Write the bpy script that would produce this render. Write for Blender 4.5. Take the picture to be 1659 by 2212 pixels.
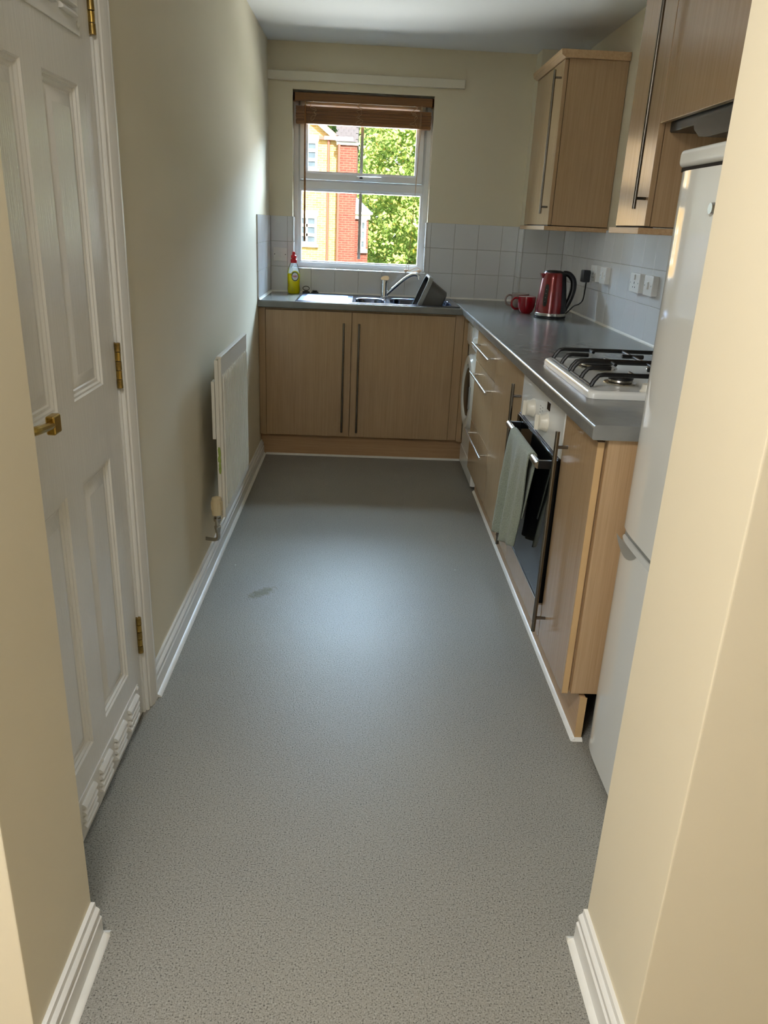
import bpy, bmesh, math, random
from mathutils import Vector, Matrix, noise

random.seed(7)
for o in list(bpy.data.objects):
    bpy.data.objects.remove(o, do_unlink=True)
scene = bpy.context.scene
COL = scene.collection

# ------------------------------------------------------------------ camera
def make_camera():
    f, h = 1659.74, 1.3394
    pi_, ya, ro = (math.radians(a) for a in (20.580, 2.2145, 2.6423))
    r0 = Vector((math.cos(ya), -math.sin(ya), 0))
    fh = Vector((math.sin(ya), math.cos(ya), 0))
    d0 = fh * math.cos(pi_) + Vector((0, 0, -math.sin(pi_)))
    u0 = fh * math.sin(pi_) + Vector((0, 0, math.cos(pi_)))
    c, s = math.cos(ro), math.sin(ro)
    r = r0 * c + u0 * s
    u = u0 * c - r0 * s
    cam = bpy.data.cameras.new('camera')
    cam.sensor_fit = 'HORIZONTAL'; cam.sensor_width = 36.0
    cam.lens = f / 1659 * 36.0
    cam.clip_start = 0.02; cam.clip_end = 500
    o = bpy.data.objects.new('camera', cam); COL.objects.link(o)
    m = Matrix((( r.x, u.x, -d0.x, 0), (r.y, u.y, -d0.y, 0), (r.z, u.z, -d0.z, h), (0, 0, 0, 1)))
    o.matrix_world = m
    scene.camera = o
make_camera()

# ------------------------------------------------------------------ world, sun, daylight, exposure
SKY_STRENGTH = 5.5
H_CEIL = 2.283
def make_world():
    w = bpy.data.worlds.new('world'); scene.world = w; w.use_nodes = True
    nt = w.node_tree; nt.nodes.clear()
    out = nt.nodes.new('ShaderNodeOutputWorld'); bg = nt.nodes.new('ShaderNodeBackground')
    sky = nt.nodes.new('ShaderNodeTexSky'); sky.sky_type = 'HOSEK_WILKIE'
    sky.sun_direction = Vector((0.12, -0.76, 0.64)).normalized(); sky.turbidity = 3.5; sky.ground_albedo = 0.3
    mix = nt.nodes.new('ShaderNodeMix'); mix.data_type = 'RGBA'
    mix.inputs[0].default_value = 0.45
    nt.links.new(sky.outputs[0], mix.inputs[6]); mix.inputs[7].default_value = (0.95, 1.0, 1.08, 1)
    nt.links.new(mix.outputs[2], bg.inputs[0]); bg.inputs[1].default_value = SKY_STRENGTH
    nt.links.new(bg.outputs[0], out.inputs[0])
make_world()

def light(name, kind, loc, direction, energy, color=(1, 1, 1), sx=1, sy=1, angle=None):
    l = bpy.data.lights.new(name, kind); l.energy = energy; l.color = color
    if kind == 'AREA':
        l.shape = 'RECTANGLE'; l.size = sx; l.size_y = sy
    if angle is not None: l.angle = angle
    o = bpy.data.objects.new(name, l); COL.objects.link(o); o.location = loc
    o.rotation_euler = Vector(direction).to_track_quat('-Z', 'Y').to_euler()
    return o
light('sun', 'SUN', (6, -10, 14), (-0.12, 0.76, -0.64), 17.0, (1.0, 0.95, 0.86), angle=0.02)
# daylight entering the living room behind the photographer through its large window
light('living_room_daylight', 'AREA', (-1.70, -2.02, 1.30), (0.40, 1, -0.05), 5, (1.0, 0.98, 0.95), 1.45, 1.4)
# added overhead fill light, out of view, brightening the near floor and opening walls
light('overhead_fill', 'AREA', (-0.40, 0.36, H_CEIL - 0.04), (0, 0, -1), 22, (1.0, 0.985, 0.96), 0.45, 0.45)
# added panel boosting skylight into the kitchen, hung above the view through the window
light('kitchen_sky_fill', 'AREA', (0.0, 7.6, 4.0), (0.0, -1, -0.75), 3000, (0.54, 0.77, 1.0), 6.0, 3.2)
# added upward panel, below the window view, lifting the ceiling like bright ground
light('kitchen_upward_fill', 'AREA', (0.0, 8.0, -0.6), (0.0, -0.7, 0.75), 900, (0.95, 0.98, 1.0), 6.0, 3.0)
p_ = light('kitchen_window_portal', 'AREA', (-0.034, 5.40, 1.55), (0, -1, 0), 1, (1, 1, 1), 0.80, 0.98)
p_.data.cycles.is_portal = True

vs = scene.view_settings
vs.view_transform = 'Standard'; vs.look = 'None'; vs.gamma = 1.0; vs.use_curve_mapping = False
vs.exposure = 0.48
scene.display_settings.display_device = 'sRGB'
scene.cycles.max_bounces = 8; scene.cycles.diffuse_bounces = 4; scene.cycles.glossy_bounces = 4
scene.cycles.use_adaptive_sampling = True; scene.cycles.adaptive_threshold = 0.07; scene.cycles.adaptive_min_samples = 20
scene.cycles.transparent_max_bounces = 12; scene.cycles.transmission_bounces = 8
scene.cycles.sample_clamp_indirect = 6.0
scene.cycles.caustics_reflective = False; scene.cycles.caustics_refractive = False

# ------------------------------------------------------------------ materials
def srgb(r, g, b):
    f = lambda c: (c / 255 / 12.92) if c / 255 <= 0.04045 else ((c / 255 + 0.055) / 1.055) ** 2.4
    return (f(r), f(g), f(b), 1)

def node(nt, t, **kw):
    n = nt.nodes.new(t)
    for k, v in kw.items(): setattr(n, k, v)
    return n

def base_mat(name):
    m = bpy.data.materials.new(name); m.use_nodes = True
    nt = m.node_tree; b = nt.nodes['Principled BSDF']
    return m, nt, b

def texco(nt, scale=(1, 1, 1), which='Object'):
    tc = node(nt, 'ShaderNodeTexCoord'); mp = node(nt, 'ShaderNodeMapping')
    mp.inputs['Scale'].default_value = scale
    nt.links.new(tc.outputs[which], mp.inputs[0])
    return mp.outputs[0]

def ramp(nt, fac, stops):
    r = node(nt, 'ShaderNodeValToRGB'); el = r.color_ramp.elements
    while len(el) < len(stops): el.new(0.5)
    for e, (p, c) in zip(el, stops): e.position = p; e.color = c
    nt.links.new(fac, r.inputs[0]); return r.outputs[0]

def noisetex(nt, vec, scale, detail=3, rough=0.55):
    n = node(nt, 'ShaderNodeTexNoise'); n.inputs['Scale'].default_value = scale
    n.inputs['Detail'].default_value = detail; n.inputs['Roughness'].default_value = rough
    nt.links.new(vec, n.inputs['Vector']); return n.outputs['Fac']

def bump(nt, b, h, strength, dist=0.002):
    n = node(nt, 'ShaderNodeBump'); n.inputs['Strength'].default_value = strength
    n.inputs['Distance'].default_value = dist
    nt.links.new(h, n.inputs['Height']); nt.links.new(n.outputs[0], b.inputs['Normal'])

def sc(c, k): return tuple(min(1, x * k) for x in c[:3]) + (1,)

def plain(name, col, rough=0.5, metal=0.0, var=0.06, scale=6.0, bmp=0.0, bscale=200.0, coat=0.0, spec=0.5, bdist=0.001):
    m, nt, b = base_mat(name)
    v = texco(nt)
    f = noisetex(nt, v, scale)
    c = ramp(nt, f, [(0.3, sc(col, 1 - var)), (0.7, sc(col, 1 + var))])
    nt.links.new(c, b.inputs['Base Color'])
    b.inputs['Roughness'].default_value = rough; b.inputs['Metallic'].default_value = metal
    b.inputs['Specular IOR Level'].default_value = spec
    if coat: b.inputs['Coat Weight'].default_value = coat; b.inputs['Coat Roughness'].default_value = 0.08
    if bmp: bump(nt, b, noisetex(nt, v, bscale, 2), bmp, bdist)
    return m

def wood(name, light_c, dark_c, rough, axis='Z', spec=0.5):
    m, nt, b = base_mat(name)
    lo, hi = 1.8, 95.0
    s = {'Z': (hi, hi, lo), 'X': (lo, hi, hi), 'Y': (hi, lo, hi)}[axis]
    v = texco(nt, s)
    f1 = noisetex(nt, v, 1.0, 5, 0.62)
    s2 = tuple(q * 4 for q in s)
    f2 = noisetex(nt, texco(nt, s2), 1.0, 2, 0.5)
    mx = node(nt, 'ShaderNodeMath', operation='MULTIPLY_ADD')
    nt.links.new(f2, mx.inputs[0]); mx.inputs[1].default_value = 0.45
    nt.links.new(f1, mx.inputs[2])
    c = ramp(nt, mx.outputs[0], [(0.45, dark_c), (0.95, light_c)])
    nt.links.new(c, b.inputs['Base Color'])
    b.inputs['Roughness'].default_value = rough; b.inputs['Specular IOR Level'].default_value = spec
    bump(nt, b, f1, 0.06, 0.0006)
    return m

def glass_pane(name, tint=(1, 1, 1, 1), refl=0.06):
    m = bpy.data.materials.new(name); m.use_nodes = True
    nt = m.node_tree; nt.nodes.clear()
    o = node(nt, 'ShaderNodeOutputMaterial'); tr = node(nt, 'ShaderNodeBsdfTransparent')
    gl = node(nt, 'ShaderNodeBsdfGlossy'); gl.inputs['Roughness'].default_value = 0.01
    tr.inputs[0].default_value = tint
    fr = node(nt, 'ShaderNodeFresnel'); fr.inputs[0].default_value = 1.30
    mx = node(nt, 'ShaderNodeMixShader')
    nt.links.new(fr.outputs[0], mx.inputs[0]); nt.links.new(tr.outputs[0], mx.inputs[1]); nt.links.new(gl.outputs[0], mx.inputs[2])
    nt.links.new(mx.outputs[0], o.inputs[0])
    return m

def clear_plastic(name, tint, trans, body):
    m = bpy.data.materials.new(name); m.use_nodes = True
    nt = m.node_tree; nt.nodes.clear()
    o = node(nt, 'ShaderNodeOutputMaterial'); tr = node(nt, 'ShaderNodeBsdfTransparent'); tr.inputs[0].default_value = tint
    tl = node(nt, 'ShaderNodeBsdfTranslucent'); tl.inputs[0].default_value = body
    df = node(nt, 'ShaderNodeBsdfDiffuse'); df.inputs[0].default_value = body
    gl = node(nt, 'ShaderNodeBsdfGlossy'); gl.inputs['Roughness'].default_value = 0.08
    m1 = node(nt, 'ShaderNodeMixShader'); m1.inputs[0].default_value = 0.4
    nt.links.new(tl.outputs[0], m1.inputs[1]); nt.links.new(df.outputs[0], m1.inputs[2])
    m2 = node(nt, 'ShaderNodeMixShader'); m2.inputs[0].default_value = trans
    nt.links.new(m1.outputs[0], m2.inputs[1]); nt.links.new(tr.outputs[0], m2.inputs[2])
    fr = node(nt, 'ShaderNodeFresnel'); fr.inputs[0].default_value = 1.4
    m3 = node(nt, 'ShaderNodeMixShader')
    nt.links.new(fr.outputs[0], m3.inputs[0]); nt.links.new(m2.outputs[0], m3.inputs[1]); nt.links.new(gl.outputs[0], m3.inputs[2])
    nt.links.new(m3.outputs[0], o.inputs[0])
    return m

def floor_mat():
    m, nt, b = base_mat('floor_vinyl')
    v = texco(nt, which='Generated') if False else None
    geo = node(nt, 'ShaderNodeNewGeometry'); v = geo.outputs['Position']
    f = noisetex(nt, v, 300, 3, 0.65)
    base = ramp(nt, f, [(0.36, srgb(72, 70, 66)), (0.43, srgb(136, 133, 125)), (0.60, srgb(154, 151, 143)), (0.74, srgb(180, 177, 170))])
    big = ramp(nt, noisetex(nt, v, 1.7, 3), [(0.3, (0.93, 0.93, 0.93, 1)), (0.7, (1.04, 1.03, 1.0, 1))])
    mu = node(nt, 'ShaderNodeMix', data_type='RGBA', blend_type='MULTIPLY'); mu.inputs[0].default_value = 1
    nt.links.new(base, mu.inputs[6]); nt.links.new(big, mu.inputs[7])
    # one brown scuff on the vinyl
    sub = node(nt, 'ShaderNodeVectorMath', operation='SUBTRACT'); sub.inputs[1].default_value = (-0.351, 2.647, 0)
    nt.links.new(v, sub.inputs[0])
    mr = node(nt, 'ShaderNodeMapping'); mr.inputs['Rotation'].default_value = (0, 0, -0.80)
    nt.links.new(sub.outputs[0], mr.inputs[0])
    mp = node(nt, 'ShaderNodeMapping'); mp.inputs['Scale'].default_value = (7.0, 16.0, 1)
    nt.links.new(mr.outputs[0], mp.inputs[0])
    ln = node(nt, 'ShaderNodeVectorMath', operation='LENGTH'); nt.links.new(mp.outputs[0], ln.inputs[0])
    nz = noisetex(nt, v, 60, 3)
    ad = node(nt, 'ShaderNodeMath', operation='MULTIPLY_ADD'); nt.links.new(nz, ad.inputs[0]); ad.inputs[1].default_value = 0.9
    nt.links.new(ln.outputs['Value'], ad.inputs[2])
    msk = ramp(nt, ad.outputs[0], [(0.70, (1, 1, 1, 1)), (0.95, (0, 0, 0, 1))])
    mm = node(nt, 'ShaderNodeMix', data_type='RGBA'); nt.links.new(msk, mm.inputs[0])
    nt.links.new(mu.outputs[2], mm.inputs[6]); mm.inputs[7].default_value = srgb(112, 106, 84)
    # sparse white crumbs and dark flecks
    vo = node(nt, 'ShaderNodeTexVoronoi'); vo.inputs['Scale'].default_value = 3.2; nt.links.new(v, vo.inputs['Vector'])
    ck = ramp(nt, vo.outputs['Distance'], [(0.008, (1, 1, 1, 1)), (0.012, (0, 0, 0, 1))])
    m3 = node(nt, 'ShaderNodeMix', data_type='RGBA'); nt.links.new(ck, m3.inputs[0])
    nt.links.new(mm.outputs[2], m3.inputs[6]); m3.inputs[7].default_value = srgb(215, 212, 200)
    nt.links.new(m3.outputs[2], b.inputs['Base Color'])
    b.inputs['Roughness'].default_value = 0.41; b.inputs['Specular IOR Level'].default_value = 0.21
    h1 = noisetex(nt, v, 210, 2); h2 = noisetex(nt, v, 9, 3)
    ma = node(nt, 'ShaderNodeMath', operation='MULTIPLY_ADD'); nt.links.new(h2, ma.inputs[0]); ma.inputs[1].default_value = 1.2
    nt.links.new(h1, ma.inputs[2])
    bump(nt, b, ma.outputs[0], 0.55, 0.0011)
    return m

def brick_mat(name, c1, c2, mortar):
    m, nt, b = base_mat(name)
    geo = node(nt, 'ShaderNodeNewGeometry')
    sep = node(nt, 'ShaderNodeSeparateXYZ'); nt.links.new(geo.outputs['Position'], sep.inputs[0])
    ad = node(nt, 'ShaderNodeMath', operation='ADD'); nt.links.new(sep.outputs[0], ad.inputs[0]); nt.links.new(sep.outputs[1], ad.inputs[1])
    cm = node(nt, 'ShaderNodeCombineXYZ'); nt.links.new(ad.outputs[0], cm.inputs[0]); nt.links.new(sep.outputs[2], cm.inputs[1])
    br = node(nt, 'ShaderNodeTexBrick'); nt.links.new(cm.outputs[0], br.inputs['Vector'])
    br.inputs['Color1'].default_value = c1; br.inputs['Color2'].default_value = c2; br.inputs['Mortar'].default_value = mortar
    br.inputs['Scale'].default_value = 1.0; br.inputs['Brick Width'].default_value = 0.225; br.inputs['Row Height'].default_value = 0.075
    br.inputs['Mortar Size'].default_value = 0.008; br.inputs['Bias'].default_value = -0.2
    n = noisetex(nt, cm.outputs[0], 5, 4)
    c = ramp(nt, n, [(0.3, (0.8, 0.8, 0.8, 1)), (0.7, (1.1, 1.1, 1.1, 1))])
    mu = node(nt, 'ShaderNodeMix', data_type='RGBA', blend_type='MULTIPLY'); mu.inputs[0].default_value = 1
    nt.links.new(br.outputs[0], mu.inputs[6]); nt.links.new(c, mu.inputs[7])
    nt.links.new(mu.outputs[2], b.inputs['Base Color']); b.inputs['Roughness'].default_value = 0.9
    return m

def leaf_mat(name, stops):
    m, nt, b = base_mat(name)
    oi = node(nt, 'ShaderNodeNewGeometry')
    c = ramp(nt, oi.outputs['Random Per Island'], stops)
    nt.links.new(c, b.inputs['Base Color']); b.inputs['Roughness'].default_value = 0.6
    tl = node(nt, 'ShaderNodeBsdfTranslucent'); nt.links.new(c, tl.inputs[0])
    mx = node(nt, 'ShaderNodeMixShader'); mx.inputs[0].default_value = 0.4
    out = [n for n in nt.nodes if n.type == 'OUTPUT_MATERIAL'][0]
    nt.links.new(b.outputs[0], mx.inputs[1]); nt.links.new(tl.outputs[0], mx.inputs[2]); nt.links.new(mx.outputs[0], out.inputs[0])
    return m

MT = {}
MT['wall'] = plain('magnolia_paint', srgb(227, 216, 190), 0.75, var=0.015, scale=3, bmp=0.10, bscale=260, bdist=0.0008)
MT['ceil'] = plain('ceiling_paint', srgb(232, 232, 230), 0.85, var=0.01, scale=3, bmp=0.05, bscale=220)
MT['gloss'] = plain('white_gloss_paint', srgb(232, 230, 224), 0.28, var=0.015, scale=4, bmp=0.03, bscale=60)
MT['tile'] = plain('glazed_tile', srgb(222, 222, 222), 0.14, var=0.015, scale=8, bmp=0.01, bscale=14, bdist=0.0006)
MT['grout'] = plain('grout', srgb(178, 175, 168), 0.9, var=0.1, scale=40)
MT['seal'] = plain('white_sealant', srgb(232, 230, 222), 0.35, var=0.04, scale=20)
MT['floor'] = floor_mat()
MT['carpet'] = plain('carpet', srgb(176, 164, 142), 0.95, var=0.1, scale=200)
MT['maple'] = wood('maple_laminate', srgb(188, 158, 122), srgb(171, 140, 103), 0.20, 'Z')
MT['mapleh'] = wood('maple_laminate_flat', srgb(206, 172, 132), srgb(182, 146, 106), 0.36, 'Y')
MT['maplehx'] = wood('maple_laminate_cross', srgb(198, 162, 122), srgb(176, 138, 98), 0.36, 'X')
MT['edge'] = plain('edge_banding', srgb(200, 166, 118), 0.4, var=0.05, scale=10)
MT['worktop'] = plain('slate_worktop', srgb(124, 125, 122), 0.22, var=0.10, scale=14, bmp=0.03, bscale=300)
MT['steel'] = plain('brushed_steel', srgb(196, 192, 184), 0.26, 1.0, var=0.04, scale=60)
MT['handle'] = plain('satin_nickel', srgb(122, 116, 108), 0.25, 1.0, var=0.04, scale=40)
MT['chrome'] = plain('chrome', srgb(225, 226, 228), 0.06, 1.0, var=0.01)
MT['sink'] = plain('sink_steel', srgb(112, 123, 148), 0.13, 1.0, var=0.05, scale=50, bmp=0.03, bscale=120)
MT['white'] = plain('white_enamel', srgb(233, 233, 228), 0.12, var=0.01, scale=3)
MT['fridge'] = plain('fridge_white', srgb(226, 227, 222), 0.07, var=0.01, scale=3, bmp=0.015, bscale=7, bdist=0.004)
MT['cream'] = plain('cream_plastic', srgb(228, 223, 208), 0.3, var=0.03, scale=20)
MT['plastic'] = plain('white_plastic', srgb(232, 230, 224), 0.28, var=0.01, scale=20)
MT['upvc'] = plain('window_plastic', srgb(236, 238, 240), 0.25, var=0.01, scale=6)
MT['grey'] = plain('grey_plastic', srgb(104, 104, 100), 0.35, var=0.04, scale=12)
MT['rimgrey'] = plain('pale_grey_plastic', srgb(150, 154, 152), 0.3, var=0.04, scale=12)
MT['black'] = plain('black_plastic', srgb(22, 22, 23), 0.3, var=0.1, scale=20)
MT['iron'] = plain('black_enamel', srgb(16, 16, 17), 0.35, var=0.1, scale=40)
MT['dark'] = plain('dark_gap', srgb(30, 26, 22), 0.8, var=0.1)
MT['hood'] = plain('hood_grey', srgb(44, 42, 37), 0.4, var=0.06)
MT['ovenglass'] = plain('oven_glass', srgb(12, 13, 15), 0.05, var=0.1, scale=3, spec=0.14)
MT['brass'] = plain('brass', srgb(190, 158, 84), 0.26, 1.0, var=0.12, scale=60)
MT['oldbrass'] = plain('aged_brass', srgb(160, 134, 78), 0.38, 1.0, var=0.3, scale=90)
MT['red'] = plain('red_metallic', srgb(128, 8, 16), 0.22, 0.25, var=0.05, scale=10, coat=0.8)
MT['redmug'] = plain('red_glaze', srgb(150, 16, 28), 0.12, var=0.04, coat=0.3)
MT['greymug'] = plain('pale_glaze', srgb(150, 132, 126), 0.15, var=0.06, scale=20)
MT['redcap'] = plain('red_cap', srgb(214, 30, 40), 0.35, var=0.05)
MT['liquid'] = clear_plastic('yellow_liquid', (1.0, 0.95, 0.15, 1), 0.15, srgb(255, 240, 8))
MT['clear'] = clear_plastic('clear_bottle', (0.93, 0.96, 0.97, 1), 0.82, srgb(230, 235, 235))
MT['labelw'] = plain('label_white', srgb(238, 236, 228), 0.4, var=0.02)
MT['labelg'] = plain('label_green', srgb(40, 84, 44), 0.4, var=0.1)
MT['labely'] = plain('label_yellow', srgb(236, 224, 60), 0.4, var=0.1)
MT['labelr'] = plain('label_red', srgb(196, 30, 36), 0.4, var=0.05)
MT['blind'] = wood('blind_wood', srgb(150, 98, 44), srgb(112, 70, 28), 0.4, 'X')
MT['blindh'] = wood('blind_rail_wood', srgb(136, 88, 34), srgb(112, 70, 24), 0.4, 'X')
MT['cord'] = plain('cord_tan', srgb(196, 160, 122), 0.7, var=0.1, scale=200)
MT['acorn'] = plain('pull_wood', srgb(212, 176, 140), 0.5, var=0.1, scale=60)
MT['glass'] = glass_pane('window_glass')
MT['brasspaint'] = plain('rad_paint', srgb(228, 224, 212), 0.35, var=0.02, scale=6)
MT['moss'] = plain('green_stain', srgb(150, 168, 84), 0.7, var=0.2, scale=60)
MT['trv'] = plain('valve_cap', srgb(222, 204, 164), 0.4, var=0.04, scale=20)

# ------------------------------------------------------------------ mesh helpers
ORG = {}
def finish(name, bm, mat, parent=None, smooth=35, origin=None):
    bmesh.ops.recalc_face_normals(bm, faces=bm.faces[:])
    me = bpy.data.meshes.new(name)
    xs = [v.co for v in bm.verts]
    if origin is None:
        lo = Vector((min(c.x for c in xs), min(c.y for c in xs), min(c.z for c in xs)))
        hi = Vector((max(c.x for c in xs), max(c.y for c in xs), max(c.z for c in xs)))
        origin = Vector(((lo.x + hi.x) / 2, (lo.y + hi.y) / 2, lo.z))
    origin = Vector(origin)
    bmesh.ops.translate(bm, verts=bm.verts[:], vec=-origin)
    bm.to_mesh(me); bm.free()
    mats = mat if isinstance(mat, (list, tuple)) else [mat]
    for q in mats: me.materials.append(q)
    if smooth:
        for p in me.polygons: p.use_smooth = True
        me.set_sharp_from_angle(angle=math.radians(smooth))
    o = link(name, me, origin, parent)
    if smooth and len(me.polygons) < 400:
        w = o.modifiers.new('weighted_normals', 'WEIGHTED_NORMAL'); w.keep_sharp = True; w.weight = 60
    return o

def link(name, me, origin, parent=None):
    o = bpy.data.objects.new(name, me); COL.objects.link(o)
    origin = Vector(origin); ORG[o.name] = origin
    if parent is not None:
        o.parent = parent; o.location = origin - ORG[parent.name]
    else:
        o.location = origin
    return o

def thing(name, loc, label, cat, group=None):
    o = bpy.data.objects.new(name, None); COL.objects.link(o)
    o.location = loc; ORG[o.name] = Vector(loc); o.empty_display_size = 0.05
    return tag(o, label, cat, group)

def tag(o, label, cat, group=None):
    o['label'] = label; o['category'] = cat
    if group: o['group'] = group
    return o

def struct(o, label=None):
    o['kind'] = 'structure'
    if label: o['label'] = label
    return o

def sroot(name, loc, label=None):
    o = bpy.data.objects.new(name, None); COL.objects.link(o); o.location = loc
    ORG[o.name] = Vector(loc); o.empty_display_size = 0.05
    return struct(o, label)

def B(): return bmesh.new()

def box(bm, x0, x1, y0, y1, z0, z1, r=0.0, seg=2):
    vs = [bm.verts.new(c) for c in ((x0, y0, z0), (x1, y0, z0), (x1, y1, z0), (x0, y1, z0), (x0, y0, z1), (x1, y0, z1), (x1, y1, z1), (x0, y1, z1))]
    fs = [bm.faces.new([vs[i] for i in q]) for q in ((0, 3, 2, 1), (4, 5, 6, 7), (0, 1, 5, 4), (1, 2, 6, 5), (2, 3, 7, 6), (3, 0, 4, 7))]
    if r > 0:
        es = list({e for f in fs for e in f.edges})
        bmesh.ops.bevel(bm, geom=es, offset=r, segments=seg, affect='EDGES', profile=0.5)
    return bm

def frame_of(d):
    d = d.normalized()
    a = Vector((0, 0, 1)) if abs(d.z) < 0.9 else Vector((1, 0, 0))
    u = d.cross(a).normalized(); v = d.cross(u).normalized()
    return u, v

def loopverts(bm, c, u, v, r, n, rv=None):
    rv = r if rv is None else rv
    return [bm.verts.new(c + u * (r * math.cos(2 * math.pi * i / n)) + v * (rv * math.sin(2 * math.pi * i / n))) for i in range(n)]

def bridge(bm, A, Bq, close=True):
    n = len(A)
    for i in range(n if close else n - 1):
        j = (i + 1) % n
        bm.faces.new((A[i], A[j], Bq[j], Bq[i]))

def cyl(bm, p0, p1, r0, r1=None, n=16, cap=True):
    p0, p1 = Vector(p0), Vector(p1); r1 = r0 if r1 is None else r1
    u, v = frame_of(p1 - p0)
    a = loopverts(bm, p0, u, v, r0, n); b = loopverts(bm, p1, u, v, r1, n)
    bridge(bm, a, b)
    if cap: bm.faces.new(a); bm.faces.new(b)
    return bm

def smooth_path(pts, k=6):
    P = [Vector(p) for p in pts]
    P = [P[0]] + P + [P[-1]]
    out = []
    for i in range(1, len(P) - 2):
        for j in range(k):
            t = j / k
            a, b, c, d = P[i - 1], P[i], P[i + 1], P[i + 2]
            out.append(0.5 * ((2 * b) + (c - a) * t + (2 * a - 5 * b + 4 * c - d) * t * t + (3 * b - a - 3 * c + d) * t ** 3))
    out.append(P[-2])
    return out

def tube(bm, pts, r, n=8, cap=True):
    P = [Vector(p) for p in pts]
    R = r if isinstance(r, (list, tuple)) else [r] * len(P)
    d = (P[1] - P[0]).normalized(); u, v = frame_of(d)
    rings = []
    for i, p in enumerate(P):
        t = (P[min(i + 1, len(P) - 1)] - P[max(i - 1, 0)])
        if t.length > 1e-9: t.normalize()
        else: t = d
        u = (u - t * u.dot(t)).normalized(); v = t.cross(u).normalized()
        rings.append(loopverts(bm, p, u, v, R[i], n))
    for a, b in zip(rings, rings[1:]): bridge(bm, a, b)
    if cap: bm.faces.new(rings[0]); bm.faces.new(rings[-1])
    return bm

def lathe(bm, c, prof, n=32, sx=1.0, sy=1.0, cap=True, a0=0.0, a1=2 * math.pi):
    c = Vector(c); full = abs(a1 - a0 - 2 * math.pi) < 1e-6
    m = n if full else n + 1
    rings = []
    for r, z in prof:
        rings.append([bm.verts.new(c + Vector((sx * r * math.cos(a0 + (a1 - a0) * i / n), sy * r * math.sin(a0 + (a1 - a0) * i / n), z))) for i in range(m)])
    for a, b in zip(rings, rings[1:]): bridge(bm, a, b, full)
    if cap and full:
        if prof[0][0] > 1e-6: bm.faces.new(rings[0])
        if prof[-1][0] > 1e-6: bm.faces.new(rings[-1])
    return bm

def prism(bm, poly, axis, a0, a1):
    def mk(p, q, t):
        return {'X': (t, p, q), 'Y': (p, t, q), 'Z': (p, q, t)}[axis]
    A = [bm.verts.new(mk(p, q, a0)) for p, q in poly]; Bq = [bm.verts.new(mk(p, q, a1)) for p, q in poly]
    bridge(bm, A, Bq); bm.faces.new(A); bm.faces.new(Bq)
    return bm

def rings_rect(bm, mk, a0, a1, b0, b1, prof, fill=True, fill_outer=False):
    loops = []
    for d, h in prof:
        loops.append([bm.verts.new(mk(*q, h)) for q in ((a0 + d, b0 + d), (a1 - d, b0 + d), (a1 - d, b1 - d), (a0 + d, b1 - d))])
    for p, q in zip(loops, loops[1:]): bridge(bm, p, q)
    if fill: bm.faces.new(loops[-1])
    if fill_outer: bm.faces.new(loops[0])
    return bm

def rrect(cx, cy, w, h, r, k=5):
    pts = []
    for sx_, sy_, a in ((1, 1, 0), (-1, 1, 90), (-1, -1, 180), (1, -1, 270)):
        ox, oy = cx + sx_ * (w / 2 - r), cy + sy_ * (h / 2 - r)
        for i in range(k + 1):
            t = math.radians(a + 90 * i / k)
            pts.append((ox + r * math.cos(t), oy + r * math.sin(t)))
    return pts

# ------------------------------------------------------------------ dimensions
XL, YB, H, XR = -0.587, 5.027, 2.283, 1.205
XB, YBX = 0.952, 4.880                    # boxed-in corner
XF, YF, YE = 0.561, 4.427, 1.780          # worktop fronts and its near end
WT, TH = 0.910, 0.037
T, ZT = 0.1466, 1.3554                    # tile pitch, top of tiling
WX0, WX1, WZ0, WZ1 = -0.446, 0.379, 1.050, 2.043
JL, JR, JY0, JY1 = -0.488, 0.483, 0.872, 1.140
LX0, LX1, LY0 = -2.6, 2.6, -2.0           # living room behind

# ================================================================== SETTING
bm = B(); box(bm, LX0 - .1, LX1 + .1, 0.80, YB + .3, -0.10, 0.0)
floor = struct(finish('floor', bm, MT['floor'], smooth=0), 'grey speckled sheet vinyl floor')
bm = B(); box(bm, LX0 - .1, LX1 + .1, LY0 - .3, 0.80, -0.10, 0.0)
struct(finish('floor_living', bm, MT['carpet'], smooth=0), 'beige carpet of the room behind')
bm = B(); box(bm, LX0 - .1, LX1 + .1, LY0 - .3, YB + .3, H, H + 0.12)
struct(finish('ceiling', bm, MT['ceil'], smooth=0), 'plain white ceiling')

# left wall of the kitchen with the cupboard door opening
DY0, DY1, DZ = 1.200, 1.872, 1.985
bm = B()
box(bm, XL - .12, XL, DY1 + .012, YB + .3, 0, H)
box(bm, XL - .12, XL, DY0 - .012, DY1 + .012, DZ + .012, H)
box(bm, XL - .12, XL, JY1, DY0 - .012, 0, H)
wall_left = struct(finish('wall_left', bm, MT['wall'], smooth=0), 'cream painted left wall')
bm = B()
box(bm, XL - .85, XL - .80, DY0 - .2, DY1 + .2, 0, H)
struct(finish('wall_closet', bm, MT['wall'], smooth=0), 'back of the cupboard behind the door')

# back wall with window hole
bm = B()
Y1 = YB + .30
box(bm, XL - .12, WX0, YB, Y1, 0, H); box(bm, WX1, XR + .12, YB, Y1, 0, H)
box(bm, WX0, WX1, YB, Y1, 0, WZ0); box(bm, WX0, WX1, YB, Y1, WZ1, H)
wall_back = struct(finish('wall_back', bm, MT['wall'], smooth=0), 'cream window wall')
# right wall
bm = B(); box(bm, XR, XR + .12, JY1, YB + .3, 0, H)
wall_right = struct(finish('wall_right', bm, MT['wall'], smooth=0), 'cream painted right wall')
bm = B(); box(bm, XB, XR, YBX, YB, 0, H, 0.003)
wall_box = struct(finish('wall_boxing', bm, MT['wall'], smooth=0), 'boxed-in pipe corner')

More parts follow.
